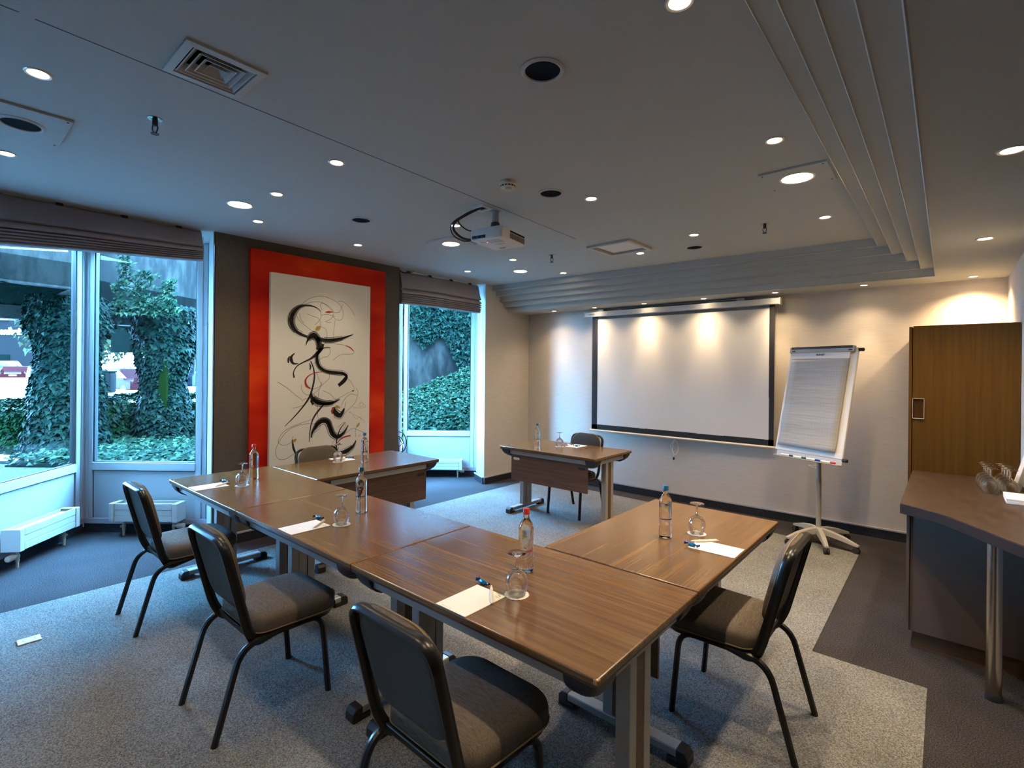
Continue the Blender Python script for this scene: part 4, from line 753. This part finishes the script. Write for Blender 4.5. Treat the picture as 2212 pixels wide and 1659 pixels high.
av = thing('air_vent', 'square white ceiling air vent with nested louvres', 'vent', (-2.183, .746, ZM))
o_ = .142
def sqring(a, b, z0, z1): return [[(s*q[0], s*q[1], z) for q in ((1, 1), (-1, 1), (-1, -1), (1, -1))] for s, z in ((a, z0), (b, z1))]
fr = MB().rings([sqring(o_, o_, 0, 0)[0], sqring(o_, o_, -.010, 0)[0], sqring(o_-.028, o_, -.012, 0)[0], sqring(o_-.030, o_, 0, 0)[0]], False, False); fr.obj('frame', M['vent'], av, smooth=0)
dt = MB()
for q in ((-.1125, .1125, -.1125, .1125, .094, .099), (-.1128, -.1118, -.1125, .1125, .002, .099), (.1118, .1128, -.1125, .1125, .002, .099), (-.1125, .1125, -.1128, -.1118, .002, .099), (-.1125, .1125, .1118, .1128, .002, .099)): dt.box(*q)
dt.obj('duct', M['dark'], av, smooth=0)
for a in (.108, .083, .058):
    q = [sqring(a_, a_, z_, 0)[0] for a_, z_ in ((a, -.008), (a-.026, .022), (a-.029, .022), (a-.004, -.008), (a, -.008))]
    MB().rings(q, False, False).obj('louvre', M['vent'], av, smooth=0)
MB().rings([sqring(a_, a_, z_, 0)[0] for a_, z_ in ((.033, -.008), (.016, .012), (.010, .013))], False, True).obj('louvre', M['vent'], av, smooth=0)
hv = thing('ceiling_hatch', 'square ceiling vent frame with a white panel hanging inside', 'vent', (-2.34, 4.29, ZM), R(-1.5))
w_ = .222; hf = MB()
for a in ((-w_, w_, -w_, -w_+.035), (-w_, w_, w_-.035, w_), (-w_, -w_+.035, -w_+.035, w_-.035), (w_-.035, w_, -w_+.035, w_-.035)): hf.box(a[0], a[1], a[2], a[3], -.022, 0)
hf.obj('frame', M['vent'], hv, bevel=.003, smooth=0); MB().box(-.184, .184, -.184, .184, .092, .098).obj('opening', M['dark'], hv, smooth=0); MB().box(-.160, .160, -.160, .160, -.004, .002).obj('inner_panel', M['white'], hv, bevel=.002, smooth=0)
for sx in (-1, 1): MB().tube([(sx*.12, 0, .0), (sx*.12, 0, .095)], .004, n=6).obj('hanger', M['chrome'], hv)
def sprinkler(x, y_, label):
    t = thing('sprinkler', label, 'sprinkler', (x, y_, ZM), .6, 'black ceiling sprinklers')
    MB().lathe([(.031, 0), (.031, -.003), (.018, -.006), (.012, -.006)], 20).obj('flange', M['chrome'], t); MB().lathe([(.012, -.004), (.012, -.03), (.009, -.034), (.0005, -.036)], 12).obj('body', M['rubber'], t)
    for s in (-1, 1): MB().tube(smooth_path([(s*.009, 0, -.028), (s*.014, 0, -.045), (s*.009, 0, -.062), (0, 0, -.07)], 4), .003, n=6).obj('yoke', M['rubber'], t)
    MB().lathe([(.0035, -.034), (.0035, -.068)], 8).obj('bulb', M['glass_pane'], t); MB().lathe([(.001, -.068), (.017, -.071), (.017, -.074), (.001, -.073)], 14).obj('deflector', M['rubber'], t)
sprinkler(-2.83, .709, 'black sprinkler head near the air vent, at the upper left'); sprinkler(-1.09, 4.334, 'black sprinkler head near the corner of the ceiling steps'); sprinkler(-3.034, 4.169, 'black sprinkler head between the projector and the open hatch')
sm = thing('smoke_detector', 'round cream smoke detector on the ceiling above the projector', 'detector', (-2.07, 2.374, ZM))
MB().lathe([(.052, 0), (.052, -.018), (.048, -.022)], 28).obj('base', M['cream'], sm); MB().lathe([(.046, -.021), (.047, -.036), (.030, -.040), (.026, -.052), (.001, -.055)], 28).obj('dome', M['cream'], sm)
for k in range(14): a = 2*math.pi*k/14; MB().box(-.005, .005, -.001, .002, -.035, -.028, Matrix.Rotation(a, 4, 'Z') @ Matrix.Translation((0, -.0465, 0))).obj('slot', M['dark'], sm, smooth=0)
fb = thing('floor_box', 'small white floor socket plate on the pale carpet at the left', 'socket', (-3.930, .405, .004), .0)
MB().box(-.038, .038, -.05, .05, 0, .008).obj('plate', M['white'], fb, bevel=.003, smooth=0); MB().lathe([(.024, .008), (.026, .0092), (.028, .0080)], 28, caps=False).obj('lid_ring', M['greyplastic'], fb)

# ---------------------------------------------------------------- counter and wooden cabinet
ct = thing('counter', 'brown laminate counter with curved front on a grey base and steel column', 'counter', (.1, 4.2, 0)); bpy.context.view_layer.update()
k_ = lambda mb, nm, m_, **k: under(mb.obj(nm, m_, ct, **k), ct)
crv = [p.xy[:] for p in smooth_path([(-.192, 3.612, 0), (-.09, 3.545, 0), (.007, 3.46, 0), (.131, 3.275, 0), (.257, 3.085, 0), (.385, 2.96, 0)], 5)]
poly = crv+[(.385, 4.925), (-.19, 4.925)]
k_(MB().prism(poly, .785, .838), 'edge', M['counter_edge'], bevel=.003, smooth=30); k_(MB().prism([(x+(.002 if x < .3 else 0), y_) for x, y_ in poly], .838, .8405), 'worktop', M['counter'], smooth=0)
k_(MB().box(-.150, .385, 3.715, 4.92, .10, .785), 'base_cabinet', M['darkgrey'], smooth=0); k_(MB().box(-.166, -.152, 3.705, 4.92, .10, .785), 'side_panel', M['darkgrey'], bevel=.001, smooth=0)
k_(MB().box(-.135, .385, 3.745, 4.90, 0, .10), 'plinth', M['panel'], smooth=0)
k_(MB().lathe([(.030, .03), (.030, .785)], 28, o=(.184, 3.402, 0)), 'column', M['chrome']); k_(MB().lathe([(.034, 0), (.034, .022), (.030, .032)], 28, o=(.184, 3.402, 0)), 'column_foot', M['black'])
wb = thing('wooden_cabinet', 'tall golden-brown wooden cabinet panel behind the counter', 'cabinet', (.09, 5.2, 0)); bpy.context.view_layer.update()
k2 = lambda mb, nm, m_, **k: under(mb.obj(nm, m_, wb, **k), wb)
k2(MB().box(-.190, .386, 4.955, 5.985, 0, 1.925), 'carcass', M['oak'], smooth=0); k2(MB().box(-.19, .386, 4.955, 5.985, 1.926, 1.932), 'bounce_board', M['white'], smooth=0); k2(MB().box(-.192, .386, 4.93, 4.952, .02, 1.935), 'door_panel', M['oak'], bevel=.001, smooth=0); k2(MB().box(-.217, -.197, 4.94, 5.985, 0, 1.930), 'side_post', M['oak'], bevel=.001, smooth=0)  # unseen pale top added, and carcass deepened, to bounce lamp light upwards
sh = thing('sign_holder', 'small clear acrylic sign holder on the wooden cabinet', 'holder', (-.158, 4.93, 1.235)); bpy.context.view_layer.update()
MB().box(-.034, .034, -.012, -.009, 0, .150).obj('front_sheet', M['acrylic'], sh, smooth=0)
eg = MB()
for a in ((-.034, -.0328, -.013, -.001, 0, .15), (.0328, .034, -.013, -.001, 0, .15), (-.034, .034, -.013, -.001, 0, .0022), (-.034, .034, -.013, -.001, .149, .15)): eg.box(*a)
eg.obj('polished_edge', M['paper'], sh, smooth=0); MB().lathe([(.003, -.0125), (.003, -.001)], 8, mtx=Matrix.Translation((-.005, 0, .128)) @ Matrix.Rotation(R(-90), 4, 'X')).obj('screw', M['chrome'], sh)
ZC = .841; CGp = 'upturned wine glasses in rows on the counter'
for i, (x, nm) in enumerate(((.212, 'left'), (.298, 'right'))):
    for k, s in enumerate(('front', 'second', 'third', 'rearmost')):
        glass(x-.006*k, 4.315+.088*k, ZC, 'upturned wine glass on the counter, %s one of the %s row' % (s, 'right-hand' if i else 'left-hand'), CGp)
for k, s in enumerate(('lower', 'upper')):
    st = thing('paper_stack', s+' white tray of the small stack beside the counter glasses', 'tray', (.325, 4.143, ZC+.0145*k), 0, 'white trays on the counter')
    MB().box(-.062, .062, -.115+.004*k, .115, 0, .014).obj('sheets', M['paper'], st, bevel=.002, smooth=0)
lf = thing('leaning_frame', 'pale frame leaning at the back of the counter, at the photo\'s right edge', 'frame', (.37, 4.62, ZC)); bpy.context.view_layer.update()
fm = Matrix.Translation((.345, 4.60, ZC)) @ Matrix.Rotation(R(14), 4, 'Y')
under(MB().box(-.012, .012, -.10, .10, 0, .26, fm).obj('border', M['greyplastic'], lf, bevel=.002, smooth=0), lf); under(MB().box(-.0128, .0, -.085, .085, .015, .245, fm).obj('sheet', M['paper'], lf, smooth=0), lf)

# ---------------------------------------------------------------- outside the windows
def camp(lat, d, z=0): p = rt*lat+fw*d; return Vector((p.x, p.y, z))
ZG = .42
# ground: paving right up to the facade, gravel strip by the left window
gp = [(-5.2, -12), (-5.2, -6.95), (-6.42, -5.96), (-5.35, -5.0), (-5.35, -3.6), (-6.42, -2.48), (-5.35, -1.5), (-5.35, -.1), (-6.42, 1.0), (-5.9, 1.55), (-5.45, 1.95), (-5.3, 2.4), (-5.3, 3.5), (-5.6, 3.95), (-6.35, 4.47), (-5.75, 5.05), (-5.35, 5.5), (-5.3, 6.6), (-12, 14), (-60, 30), (-120, 40), (-120, -60), (-20, -60)]
struct(MB().prism(gp, ZG-.9, ZG-.03).obj('ground', M['paving'], smooth=0))
gv = [camp(-8.5, 2.2), camp(-4.9, 3.9), camp(-4.95, 5.9), camp(-8.5, 5.9)]
gv = [(-6.0, -1.2), (-5.5, .20), (-6.05, .72), (-6.42, 1.02), camp(-4.86, 5.88).xy[:], camp(-7.5, 5.88).xy[:]]
struct(MB().prism([tuple(p) for p in gv], ZG-.2, ZG+.0).obj('ground_gravel', M['gravel'], smooth=0))
kb = camp(-7.5, 5.90); kc = camp(-4.75, 5.90); e = (kc-kb).normalized(); n = Vector((-e.y, e.x, 0))
tag(MB().box(0, (kc-kb).length, 0, .06, ZG-.1, ZG+.025, Matrix(((e.x, n.x, 0, kb.x), (e.y, n.y, 0, kb.y), (0, 0, 1, 0), (0, 0, 0, 1)))).obj('kerb', M['concrete'], bevel=.005, smooth=0), 'pale kerb between the gravel and the hedge outside the left window', 'kerb')
# concrete overhang: fascia and slab carried by the two ivy pillars
ZB = 2.46
fa = [camp(-6.3, 5.25), camp(-5.36, 5.35), camp(-5.0, 6.0), camp(-5.75, 6.6), camp(-5.50, 9.0), camp(-5.2, 12)]
bk = [camp(-6.5, 18), camp(-10, 16), camp(-8.3, 10.5), camp(-8.62, 8.6), camp(-9.6, 8.4)]
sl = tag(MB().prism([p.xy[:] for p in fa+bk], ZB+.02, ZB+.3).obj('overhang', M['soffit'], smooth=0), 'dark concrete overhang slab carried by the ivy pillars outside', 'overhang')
def fascia(a, b, th, z0, z1, m_): e = (b-a); ln = e.length; e.normalize(); n = Vector((-e.y, e.x, 0)); return MB().box(0, ln, -th, 0, z0, z1, Matrix(((e.x, n.x, 0, a.x), (e.y, n.y, 0, a.y), (0, 0, 1, 0), (0, 0, 0, 1)))).obj('fascia_panel', m_, sl, smooth=0)
for i in range(5): fascia(fa[i], fa[i+1], -.12, ZB, 5.5, M['concrete'])  # top carried up out of view to hold back direct sky light
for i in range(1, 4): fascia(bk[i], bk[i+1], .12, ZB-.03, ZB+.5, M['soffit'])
gb = fascia(camp(-7.7, 7.6), camp(-6.2, 9.2), .3, ZB-.20, ZB+.0, M['concrete']); gb.name = 'beam'
dkb = fascia(camp(-7.0, 13.5), camp(-9.8, 12.5), .3, ZB-.55, ZB+.1, M['soffit']); dkb.name = 'beam'

# leaves
LEAF = np.array([(0, 0, 0), (.42, -.10, .03), (.50, .28, .05), (.26, .42, .03), (0, 1.0, -.05), (-.26, .42, .03), (-.50, .28, .05), (-.42, -.10, .03), (0, .40, -.02)], float)
LF = [(8, 0, 1), (8, 1, 2), (8, 2, 3), (8, 3, 4), (8, 4, 5), (8, 5, 6), (8, 6, 7), (8, 7, 0)]
def leaves_mesh(name, P, Nn, size, m_, droop=.8):
    n = len(P); Nn = Nn/np.linalg.norm(Nn, axis=1)[:, None]
    down = np.array([[0, 0, -1.]])+nr.normal(0, .45, (n, 3))*1.0
    Nn = Nn+nr.normal(0, .35, (n, 3)); Nn /= np.linalg.norm(Nn, axis=1)[:, None]
    y = down-(down*Nn).sum(1)[:, None]*Nn; y /= np.linalg.norm(y, axis=1)[:, None]+1e-9
    y = y+Nn*.35; y /= np.linalg.norm(y, axis=1)[:, None]; x = np.cross(y, Nn); x /= np.linalg.norm(x, axis=1)[:, None]; z = np.cross(x, y)
    s = size*(.65+.7*nr.rand(n))
    V = P[:, None, :]+s[:, None, None]*(LEAF[None, :, 0, None]*x[:, None]+LEAF[None, :, 1, None]*y[:, None]+LEAF[None, :, 2, None]*z[:, None])
    k = len(LEAF); F = (np.array(LF)[None]+(np.arange(n)*k)[:, None, None]).reshape(-1, 3)
    me = bpy.data.meshes.new(name); me.vertices.add(n*k); me.vertices.foreach_set('co', V.reshape(-1)); me.loops.add(F.size); me.loops.foreach_set('vertex_index', F.reshape(-1).astype(np.int32))
    me.polygons.add(len(F)); me.polygons.foreach_set('loop_start', np.arange(0, F.size, 3, dtype=np.int32)); me.update(calc_edges=True); me.materials.append(m_); return me
def leaves(name, P, Nn, size, m_, parent, kind='stuff'):
    o = bpy.data.objects.new(name, leaves_mesh(name, np.asarray(P, float), np.asarray(Nn, float), size, m_)); C.objects.link(o)
    if kind: o['kind'] = kind
    if parent is not None: o.parent = parent
    return o
leaf_me = []
for k in range(6):
    leaf_me.append(leaves_mesh('leaf', np.zeros((1, 3)), np.array([[0, -1., 0]]), .075, M['ivy'] if k % 2 else M['ivy_pale']))
def single_leaves(parent, P, Nn, face):
    for p, n in zip(P, Nn):
        o = bpy.data.objects.new('leaf', leaf_me[rng.randrange(6)]); C.objects.link(o); o.parent = parent; o.location = p
        o.rotation_euler = (rng.uniform(-.3, .3), rng.uniform(-.4, .4), math.atan2(n[1], n[0])+math.pi/2+rng.uniform(-.4, .4))
def ivy_pillar(label, lat, d, hw, seed, n, ragged):
    c = camp(lat, d); t = thing('ivy_pillar', label, 'pillar', (c.x, c.y, ZG-.03), YAW); H = ZB-ZG+.05
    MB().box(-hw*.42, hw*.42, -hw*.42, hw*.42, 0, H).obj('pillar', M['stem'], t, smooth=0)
    P = []; Nn = []
    for i in range(n):
        z = nr.rand()*H; a = nr.rand()*2*math.pi; wv = hw*(.92+.06*math.sin(3*z+seed)+.07*math.sin(7*z+2*seed)*ragged+.35*max(0, .6-z)+.10*(z > H-.5))
        r_ = wv*(1-.18*nr.rand()**2)
        P.append((r_*math.cos(a)*1.05, r_*math.sin(a)*.9, z)); Nn.append((math.cos(a), math.sin(a), .25))
    leaves('foliage', P, Nn, .062, M['ivy'], t)
    sp, sn = [], []
    for i in range(150):
        a = -math.pi/2+nr.uniform(-1.45, 1.45); z = .1+nr.rand()*(H-.15); r_ = hw*(.93+.2*math.sin(3*z+seed)); sp.append((r_*math.cos(a)*1.06, r_*math.sin(a)*.92, z)); sn.append((math.cos(a), math.sin(a)))
    single_leaves(t, sp, sn, None); return t
p1 = ivy_pillar('broad ivy-grown pillar behind the window corner post', -5.86, 6.75, .41, 1.0, 10000, 1.0)
p2 = ivy_pillar('ivy-grown pillar seen whole through the second window', -5.26, 7.75, .37, 2.2, 8000, 1.2)
MB().box(.10, .22, -.27, -.23, .55, 1.65).obj('lime_panel', mat('lime_green_panel', (.0026, .0066, .0013, 1), .9, spec=.0), p2, smooth=0)
# ivy runners climbing the fascia above the second pillar
P, Nn = [], []
for x0, top, wdt in ((-.18, 1.1, .06), (.10, .62, .08), (.48, .50, .05), (-.50, .10, .08), (.28, .22, .12)):
    for i in range(260): z = ZB-.15+nr.rand()*top; P.append((x0+nr.normal(0, wdt)+.05*math.sin(9*z), -.62+.05*nr.rand(), z-ZG+.03)); Nn.append((0, -1, .3))
leaves('runner_foliage', P, Nn, .055, M['ivy_pale'], p2)
P = [(nr.uniform(-.85, -.3), nr.uniform(-.2, .5), ZB-ZG-.02-nr.rand()**2*.28) for i in range(90)]; leaves('hanging_foliage', P, [(0, -1, .1)]*90, .085, M['ivy'], p2)
# hedge behind the pillars
def box_leaves(n, x0, x1, y0, y1, z0, zf):
    P, Nn = [], []
    for i in range(n):
        x = nr.uniform(x0, x1)
        if nr.rand() < .62: z = z0+nr.rand()*(zf(x)-z0); P.append((x, y0+.10*math.sin(5*x+4*z)+.08*nr.rand(), z)); Nn.append((0, -1, .4))
        else: P.append((x, nr.uniform(y0, y1), zf(x)+.06*nr.rand())); Nn.append((0, -.2, 1))
    return P, Nn
def hedge(label, lat0, lat1, d, depth, h0, h1, n):
    c = camp((lat0+lat1)/2, d); t = thing('hedge', label, 'hedge', (c.x, c.y, ZG-.03), YAW); W = (lat1-lat0)/2; hf = lambda x: h0+(h1-h0)*(x/W*.5+.5)+.06*math.sin(6*x)
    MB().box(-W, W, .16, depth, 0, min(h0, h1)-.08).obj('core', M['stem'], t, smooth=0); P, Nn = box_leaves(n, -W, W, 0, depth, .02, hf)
    for i in range(n//9): q_ = (nr.rand()-.5)*.1; P.append((W+q_, nr.uniform(0, depth), nr.rand()*hf(W))); Nn.append((1, -.2, .3))
    leaves('foliage', P, Nn, .055, M['hedge'], t); return t
hedge('dark green hedge outside the left corner window', -8.8, -6.0, 6.75, 1.2, .56, .60, 16000)
hedge('bright green hedge between the two ivy pillars', -7.0, -4.2, 8.25, 1.0, .60, .64, 9000)
gc = thing('ivy_bed', 'low bed of pale ivy leaves under the second window', 'ivy', (*camp(-4.3, 6.6).xy, ZG), YAW)
MB().box(-1.35, 1.2, -.9, .95, -.03, .02).obj('soil', M['stem'], gc, smooth=0)
P = [(nr.uniform(-1.35, 1.2), nr.uniform(-.9, .95), .03+.10*nr.rand()) for i in range(4500)]; leaves('foliage', P, [(0, -.5, 1)]*4500, .055, M['ivy_pale'], gc)
# ivy slope and concrete wall behind the narrow window
q = [Vector((-7.3, 4.1, .10)), Vector((-5.50, 5.85, .10)), Vector((-6.0, 7.9, 2.15)), Vector((-8.4, 5.4, .75))]
isl = thing('ivy_slope', 'ivy-covered bank rising outside the narrow window', 'ivy', (-6.8, 5.9, .1)); bpy.context.view_layer.update()
def qp(a, b): return q[0]*(1-a)*(1-b)+q[1]*a*(1-b)+q[2]*a*b+q[3]*(1-a)*b
g = [[qp(i/8, j/8)-Vector((0, 0, .07)) for i in range(9)] for j in range(9)]
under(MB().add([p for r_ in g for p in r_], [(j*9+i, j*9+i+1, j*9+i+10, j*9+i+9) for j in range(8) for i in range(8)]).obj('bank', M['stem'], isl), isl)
nq = (q[1]-q[0]).cross(q[3]-q[0]).normalized(); P = []
for i in range(16000): p = qp(nr.rand(), nr.rand()); P.append((p.x+nr.normal(0, .02), p.y+nr.normal(0, .02), p.z+.06*nr.rand()))
under(leaves('foliage', P, [(nq.x+.25, nq.y-.35, nq.z)]*16000, .052, M['ivy_pale'], isl), isl)
for i in range(150):
    p = qp(nr.rand(), .05+.9*nr.rand()); o = bpy.data.objects.new('leaf', leaf_me[rng.choice((0, 2, 4))]); C.objects.link(o); o.parent = isl; o.matrix_parent_inverse = isl.matrix_world.inverted(); o.location = p+Vector((.02, -.03, .05)); o.rotation_euler = (rng.uniform(-1.0, -.4), rng.uniform(-.4, .4), rng.uniform(.2, 1.2))
wl = tag(MB().prism([(-8.75, 5.6), (-6.2, 7.9), (-6.35, 8.05), (-8.9, 5.75)], 0, 3.6).obj('retaining_wall', M['concrete'], smooth=0), 'grey concrete retaining wall outside the narrow window, behind the ivy', 'wall')
iv = thing('hanging_ivy', 'dark ivy hanging down the concrete retaining wall outside', 'ivy', (-7.2, 6.9, 2.)); bpy.context.view_layer.update()
P = []
for i in range(6500):
    s_ = nr.rand(); lo = 2.3-2.0*max(0, s_-.22)+.25*math.sin(20*s_); z = lo+(3.5-lo)*nr.rand()
    P.append((-8.75+2.55*(.18+.82*s_)+.03, 5.6+2.3*(.18+.82*s_)-.05-.07*nr.rand(), z))
under(leaves('foliage', P, [(.67, -.74, .3)]*6500, .065, M['ivy'], iv), iv)
# far away: building with a sign, trees, bushes, cars, a bin
def far(lat, d, z=ZG-.03): return camp(lat, d, z)
ZF = .0
bd = thing('building', 'pale blue-grey building with white sign letters far across the car park', 'building', far(-70.5, 66, ZF), YAW)
mb_ = mat('blue_grey_wall', (.0035, .0032, .0036, 1), .8, spec=.02); MB().box(-9, 10.5, 0, 8, 0, 7.4).obj('wall', mb_, bd, smooth=0); MB().box(-9.4, 5.5, -.3, 8.3, 7.4, 9.4).obj('roof_band', M['paving'], bd, smooth=0)
text_obj('sign_letters', 'enhuis', 1.25, M['paper'], bd, Matrix.Translation((5.9, -.12, 5.9)) @ Matrix.Rotation(R(90), 4, 'X'), extr=.06, bold=.03)
for k in range(4): MB().box(-7.5+3.6*k, -5.2+3.6*k, -.05, .05, .6, 2.9).obj('window', M['soffit'], bd, smooth=0)
def tree(label, lat, d, h, r_, n, m_='treeleaf', trunk=True):
    t = thing('tree', label, 'tree', far(lat, d, ZF-.2), YAW, 'trees across the car park')
    MB().lathe([(.22, 0), (.16, h*.5), (.05, h*.95)], 8).obj('trunk', M['bark'], t)
    br = MB()
    for k in range(14):
        a = rng.uniform(0, 6.28); z0 = h*rng.uniform(.25, .6); br.tube([(0, 0, z0), (r_*.45*math.cos(a), r_*.45*math.sin(a), z0+h*.16), (r_*.85*math.cos(a), r_*.85*math.sin(a), z0+h*.36)], .05, n=4)
    br.obj('branches', M['bark'], t)
    P = []
    for i in range(n): v = nr.normal(0, 1, 3); v /= np.linalg.norm(v); k = nr.rand()**.4; P.append((v[0]*r_*k, v[1]*r_*k, h*.60+v[2]*h*.42*k))
    leaves('foliage', P, np.array(P)-np.array([0, 0, h*.5]), .42, M[m_], t)
for a in (('pale spring tree seen left of the second ivy pillar', -31.5, 37, 8.5, 3.6, 1500), ('pale spring tree just right of the second ivy pillar', -22.6, 36, 8, 3.4, 1400), ('tall pale tree behind the rubbish bin', -37.5, 45, 9, 4.2, 1500), ('pale tree above the dark van', -28.5, 46, 9.5, 4.4, 1400)): tree(*a)
def bush(label, lat, d, W, h, n, m_='hedge'):
    t = thing('bush', label, 'bush', far(lat, d, ZF), YAW, 'bushes around the car park'); MB().box(-W, W, 0, 1., 0, h*.8).obj('core', M['stem'], t, smooth=0); P, Nn = box_leaves(n, -W, W, -.1, 1.1, .05, lambda x: h+.12*math.sin(3*x)); leaves('foliage', P, Nn, .26, M[m_], t)
bush('clipped hedge beyond the rubbish bin', -24.5, 31, 2.6, 1.25, 900); bush('low bushes behind the red car', -55.5, 54, 5, 1.3, 700); bush('clipped hedge beyond the dark van', -23.2, 37.5, 1.5, 1.5, 500)
def car(label, lat, d, col, van=False, rz=0.):
    t = thing('car', label, 'car', far(lat, d, ZF), YAW+rz, 'parked cars'); cm = mat('car_paint', col, .5, spec=.03); Lc, Wc = (4.6, 1.9) if van else (4.2, 1.75); hb, hr = (1.05, 2.0) if van else (.85, 1.45)
    x0, x1 = -Lc/2, Lc/2; prof = [(x0, .35), (x0, hb), (x0+.2, hb+.1), (x0+.35, hr-.05), (x0+.7, hr), (x1-1.6, hr), (x1-1.0, hb+.12), (x1-.15, hb-.05), (x1, .55), (x1, .35)]
    if not van: prof = [(x0, .35), (x0, .75), (x0+.15, hb), (x0+.7, hb+.05), (x0+1.15, hr), (x1-1.75, hr), (x1-1.1, hb), (x1-.2, .75), (x1, .6), (x1, .35)]
    MB().rings([[(x, y_, z) for x, z in prof] for y_ in (-Wc/2, Wc/2)]).obj('body', cm, t, bevel=.08, smooth=30)
    wx = [(x0+.45, hb+.12), (x0+.75 if van else x0+1.25, hr-.1), (x1-1.75, hr-.1), (x1-1.2, hb+.1)]
    for y_ in (-Wc/2-.01, Wc/2): MB().rings([[(x, y_+o, z) for x, z in wx] for o in (0, .012)]).obj('side_window', M['black'], t, smooth=0)
    MB().box(x0-.01, x0+.30 if van else x0+.05, -Wc/2+.2, Wc/2-.2, hb+.15 if van else hb-.12, hr-.25 if van else hb-.02).obj('rear_window', M['black'], t, smooth=0)
    for y_ in (-Wc/2+.12, Wc/2-.30): MB().box(x0-.02, x0+.05, y_, y_+.18, .72, 1.0).obj('tail_light', cm, t, smooth=0)
    MB().box(x0-.02, x0, -.26, .26, .55, .67).obj('number_plate', M['paper'], t, smooth=0)
    for wx_ in (x0+.8, x1-.8):
        for y_ in (-Wc/2+.02, Wc/2-.2): MB().lathe([(.06, 0), (.32, 0), (.32, .2), (.06, .2)], 18, mtx=Matrix.Translation((wx_, y_, .32)) @ Matrix.Rotation(R(-90), 4, 'X')).obj('wheel', M['rubber'], t)
car('small red car parked far away at the left edge of the window', -46.5, 48, (.014, .0003, .0010, 1), False, 2.2); car('white van parked far away in front of the building', -58.0, 58.5, (.7, .7, .72, 1), True, .3)
car('dark blue van parked beyond the second ivy pillar', -20.0, 32.0, (.0010, .0014, .003, 1), True, 1.75); car('dark red car half hidden by the second ivy pillar', -19.7, 26.5, (.008, .0003, .0008, 1), False, 2.6)
bn = thing('rubbish_bin', 'grey-blue rubbish bin on a post seen left of the second ivy pillar', 'bin', far(-12.65, 16., ZF+.1), YAW)
MB().rings([[(x, y_, z) for x, y_ in rrect(-.19-i, .19+i, -.15-i, .15+i, .05, 3)] for z, i in ((.62, -.03), (.66, 0), (1.20, .01), (1.26, -.01))]).obj('bin_body', mat('bin_grey', (.0014, .0016, .0018, 1), .6, spec=.02), bn); MB().box(-.06, .06, -.19, -.15, 0, 1.22).obj('post', mat('bin_post', (.0005, .0010, .0012, 1), .6, spec=.02), bn, bevel=.01, smooth=0)
MB().rings([[(x, y_, z) for x, y_ in rrect(-.205, .205, -.165, .165, .05, 3)] for z in (1.26, 1.31)]).obj('lid', M['soffit'], bn); MB().box(-.035, .035, -.195, -.189, 1.12, 1.17).obj('label_plate', M['paper'], bn, smooth=0)
bpy.context.view_layer.update()
